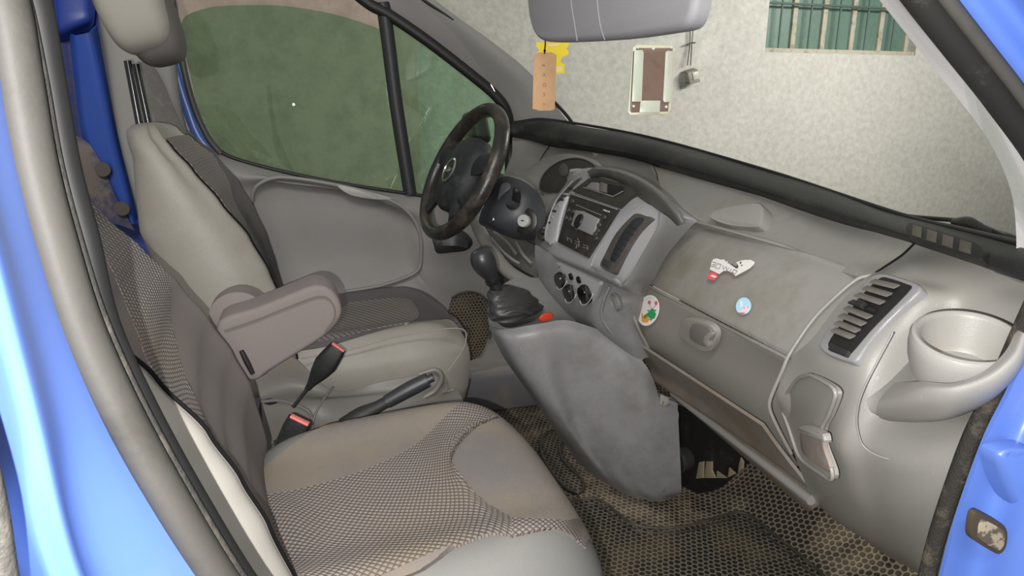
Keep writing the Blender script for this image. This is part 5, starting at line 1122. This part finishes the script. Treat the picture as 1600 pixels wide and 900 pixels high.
# floor mats
RIM = nmat('mat_rim_rubber', (.035, .032, .027), .5, .4, dirt=(.15, .12, .08), dscale=25, damt=.5)
def mat_on_floor(lab, outline, inner, grp=None):
    t = thing('floor_mat', lab, 'floor mat', P(*outline[0], Z=.006))
    o = [P(u, v, Z=.010) for u, v in outline]; oc = cr(o, 3, True)
    me = plate('mat_body', oc, (0, 0, -.006), HEXM, t, .0)
    ul = me.data.uv_layers.new(name='UVMap')
    for lp_ in me.data.loops:
        p = me.data.vertices[lp_.vertex_index].co; ul.data[lp_.index].uv = (p.x, p.y)
    tube('mat_rim', [p+V((0, 0, .001)) for p in oc], .0045, RIM, t, 8, 1, closed=True)
    ins = [P(u, v, Z=.012) for u, v in inner]
    if ins: tube('mat_rib', ins, .0022, RIM, t, 6, 4)
    return t
mat_on_floor('black honeycomb rubber mat in the passenger footwell', ((920, 779), (945, 786), (965, 803), (990, 820), (1030, 826), (1075, 822), (1125, 808), (1150, 801), (1172, 806), (1195, 824), (1240, 860), (1300, 915), (1340, 1000), (700, 1000), (850, 800)), ((918, 786), (940, 791), (962, 810), (990, 827), (1030, 833), (1078, 829), (1128, 815), (1150, 808), (1168, 813), (1190, 830), (1232, 864), (1290, 917)))
mat_on_floor('small rubber mat edge showing between console foot and passenger cushion', ((882, 683), (874, 697), (877, 715), (890, 732), (908, 748), (912, 762), (903, 770), (880, 760), (850, 720), (845, 690), (862, 672)), ((878, 688), (881, 712), (894, 728), (906, 744)))
# stickers
def ell_pts(u, v, a, b, rot, p0_, n_, off, k=28):
    r = math.radians(rot)
    return [PP(u+a*math.cos(t)*math.cos(r)-b*math.sin(t)*math.sin(r), v+a*math.cos(t)*math.sin(r)+b*math.sin(t)*math.cos(r), p0_, n_, off) for t in [2*math.pi*i/k for i in range(k)]]
ga = P(1003, 465, Y=0.0); gbp = P(1000, 500, Y=.0); gcp = P(1216, 612, Y=-.495); gn = plane3(gb_[1][0], gb_[3][0], gb_[2][6])
s1 = thing('round_sticker', 'white oval sticker with a green cartoon animal on the glove box lid', 'sticker', P(1012, 485, Y=-.03))
s1p = gb_[2][0].lerp(gb_[2][6], .06)
A1 = plate('sticker_base', ell_pts(1012.5, 485, 16.5, 24.5, 14, s1p, gn, .006), -gn*.001, WHITE, s1, 0)
GRN = nmat('sticker_green', (.02, .30, .10), .5); ORG = nmat('sticker_orange', (.80, .32, .03), .5); DK = nmat('sticker_dark', (.03, .04, .04), .5); PKR = nmat('sticker_rose', (.55, .12, .14), .5)
def onS(pts, mat_, off=.0068, nm='print', par=s1, pp_=s1p, nn_=gn): return plate(nm, [PP(u, v, pp_, nn_, off) for u, v in pts], -nn_*.0004, mat_, par, 0)
onS([(1016, 484), (1019, 481), (1022, 484), (1025, 491), (1023, 497), (1018, 499), (1013, 496), (1012, 489)], GRN)
onS([(1006, 493), (1012, 489), (1014, 492), (1010, 497), (1006, 498)], GRN)
onS([(1002, 490), (1004, 489), (1005, 493), (1008, 495), (1012, 494), (1014, 500), (1012, 504), (1003, 503)], ORG)
onS([(1013, 498), (1018, 499.5), (1020, 497.5), (1017, 501)], DK)
onS([(1011, 484.5), (1014, 484), (1013, 487)], DK); onS([(1022.5, 484.5), (1025, 483.5), (1024.5, 486.5)], DK)
for a, b in (((1017, 481), (1014.5, 474)), ((1021.5, 481), (1025, 475))):
    tube('antler', [PP(*a, s1p, gn, .007), PP(*b, s1p, gn, .007)], .0008, PKR, s1, 6, 2)
    plate('antler_tip', ell_pts(b[0], b[1]-1.5, 2.3, 3.2, 0, s1p, gn, .0072, 12), -gn*.0004, PKR, s1, 0)
tube('ring_text_line', [PP(u, v, s1p, gn, .0066) for u, v in ((1001, 482), (1004, 472), (1011, 466), (1019, 466), (1023, 470))], .0005, nmat('faint_grey_ink', (.45, .45, .5), .5), s1, 5, 4)
# little blue pink sticker on the panel
q0 = pp[5][3]; qn = plane3(pp[4][3], pp[6][3], pp[5][5])
s2p = PP(1161, 478, pp[5][4], qn)
s2 = thing('round_sticker', 'tiny round sky-blue and pink sticker on the panel above the glove box seam', 'sticker', s2p)
plate('sticker_base', ell_pts(1161.5, 478, 11.5, 13.5, 20, s2p, qn, .006), -qn*.001, nmat('sky_blue_print', (.42, .68, .85), .5), s2, 0)
onS([(1156, 486), (1161, 482), (1167, 477), (1171, 480), (1168, 486), (1163, 489), (1156, 489)], nmat('pale_pink_print', (.85, .62, .68), .5), .0068, 'print', s2, s2p, qn)
onS([(1153, 488), (1163, 488.5), (1164, 490), (1158, 490.5)], PKR, .0072, 'print', s2, s2p, qn)
onS([(1156, 471), (1159, 470), (1160, 476), (1157, 480)], WHITE, .0068, 'print', s2, s2p, qn)
onS([(1162, 481), (1163.2, 480.8), (1163, 482.6)], DK, .0074, 'print', s2, s2p, qn); onS([(1168, 479), (1169, 479), (1168.5, 481)], DK, .0074, 'print', s2, s2p, qn)
# torn white sticker
s3n = plane3(pp[3][2], pp[5][2], pp[4][5]); s3p = PP(1140, 418, pp[4][3], s3n)
s3 = thing('torn_sticker', 'torn white sticker with outline lettering and a red corner on the panel', 'sticker', s3p)
O3 = .010
def S3(pts, mat_, off, nm='print'): return plate(nm, [PP(u, v, s3p, s3n, off) for u, v in pts], -s3n*.0008, mat_, s3, 0)
S3([(1109, 421), (1112, 411), (1117, 404), (1122, 404), (1127, 406), (1131, 405), (1134, 409), (1137, 408), (1136, 411), (1143, 413), (1152, 419), (1153, 413), (1150, 410), (1158, 407), (1165, 406), (1173, 406), (1179, 409), (1178, 412), (1171, 419), (1160, 425), (1149, 431), (1144, 426), (1137, 423), (1130, 423), (1123, 428)], WHITE, O3, 'sticker_base')
S3([(1104, 434), (1108, 427), (1113, 424), (1121, 428), (1122, 432), (1118, 434), (1117, 438), (1109, 437)], nmat('sticker_red', (.72, .10, .12), .5), O3, 'red_corner')
S3([(1109, 431), (1113, 429), (1120, 432), (1116, 434)], MATS['pale_pink_print'], O3+.001)
S3([(1140, 412), (1143, 412.5), (1153, 419), (1150, 419)], DK, O3+.001)
for q in (((1155.5, 410), (1158, 408.5), (1158, 411), (1156, 412)), ((1157, 414), (1160, 413.5), (1159, 415.5)), ((1150, 416), (1153, 414), (1153.5, 418))): S3(q, DK, O3+.001)
INK = nmat('outline_ink', (.16, .16, .17), .5)
def stroke(*pts): tube('letter_stroke', [PP(u, v, s3p, s3n, O3+.0012) for u, v in pts], .0006, INK, s3, 5, 1, smoothpath=False)
stroke((1113, 409), (1119, 410.5), (1117, 414), (1113, 413)); stroke((1117, 414), (1116, 417), (1111, 415.5))
stroke((1121, 411.5), (1127, 413.5), (1123.5, 420), (1117.5, 418), (1121, 411.5))
stroke((1130, 415), (1130.5, 421), (1135, 416.5), (1135.5, 422.5), (1140, 418)); stroke((1143, 420), (1140.5, 424))
stroke((1147, 421), (1152, 423.5), (1149, 428), (1143.5, 425.5), (1147, 421))
S3([(1111, 411.5), (1114.5, 404.8), (1115.5, 405), (1112, 412)], WHITE, O3+.0004)
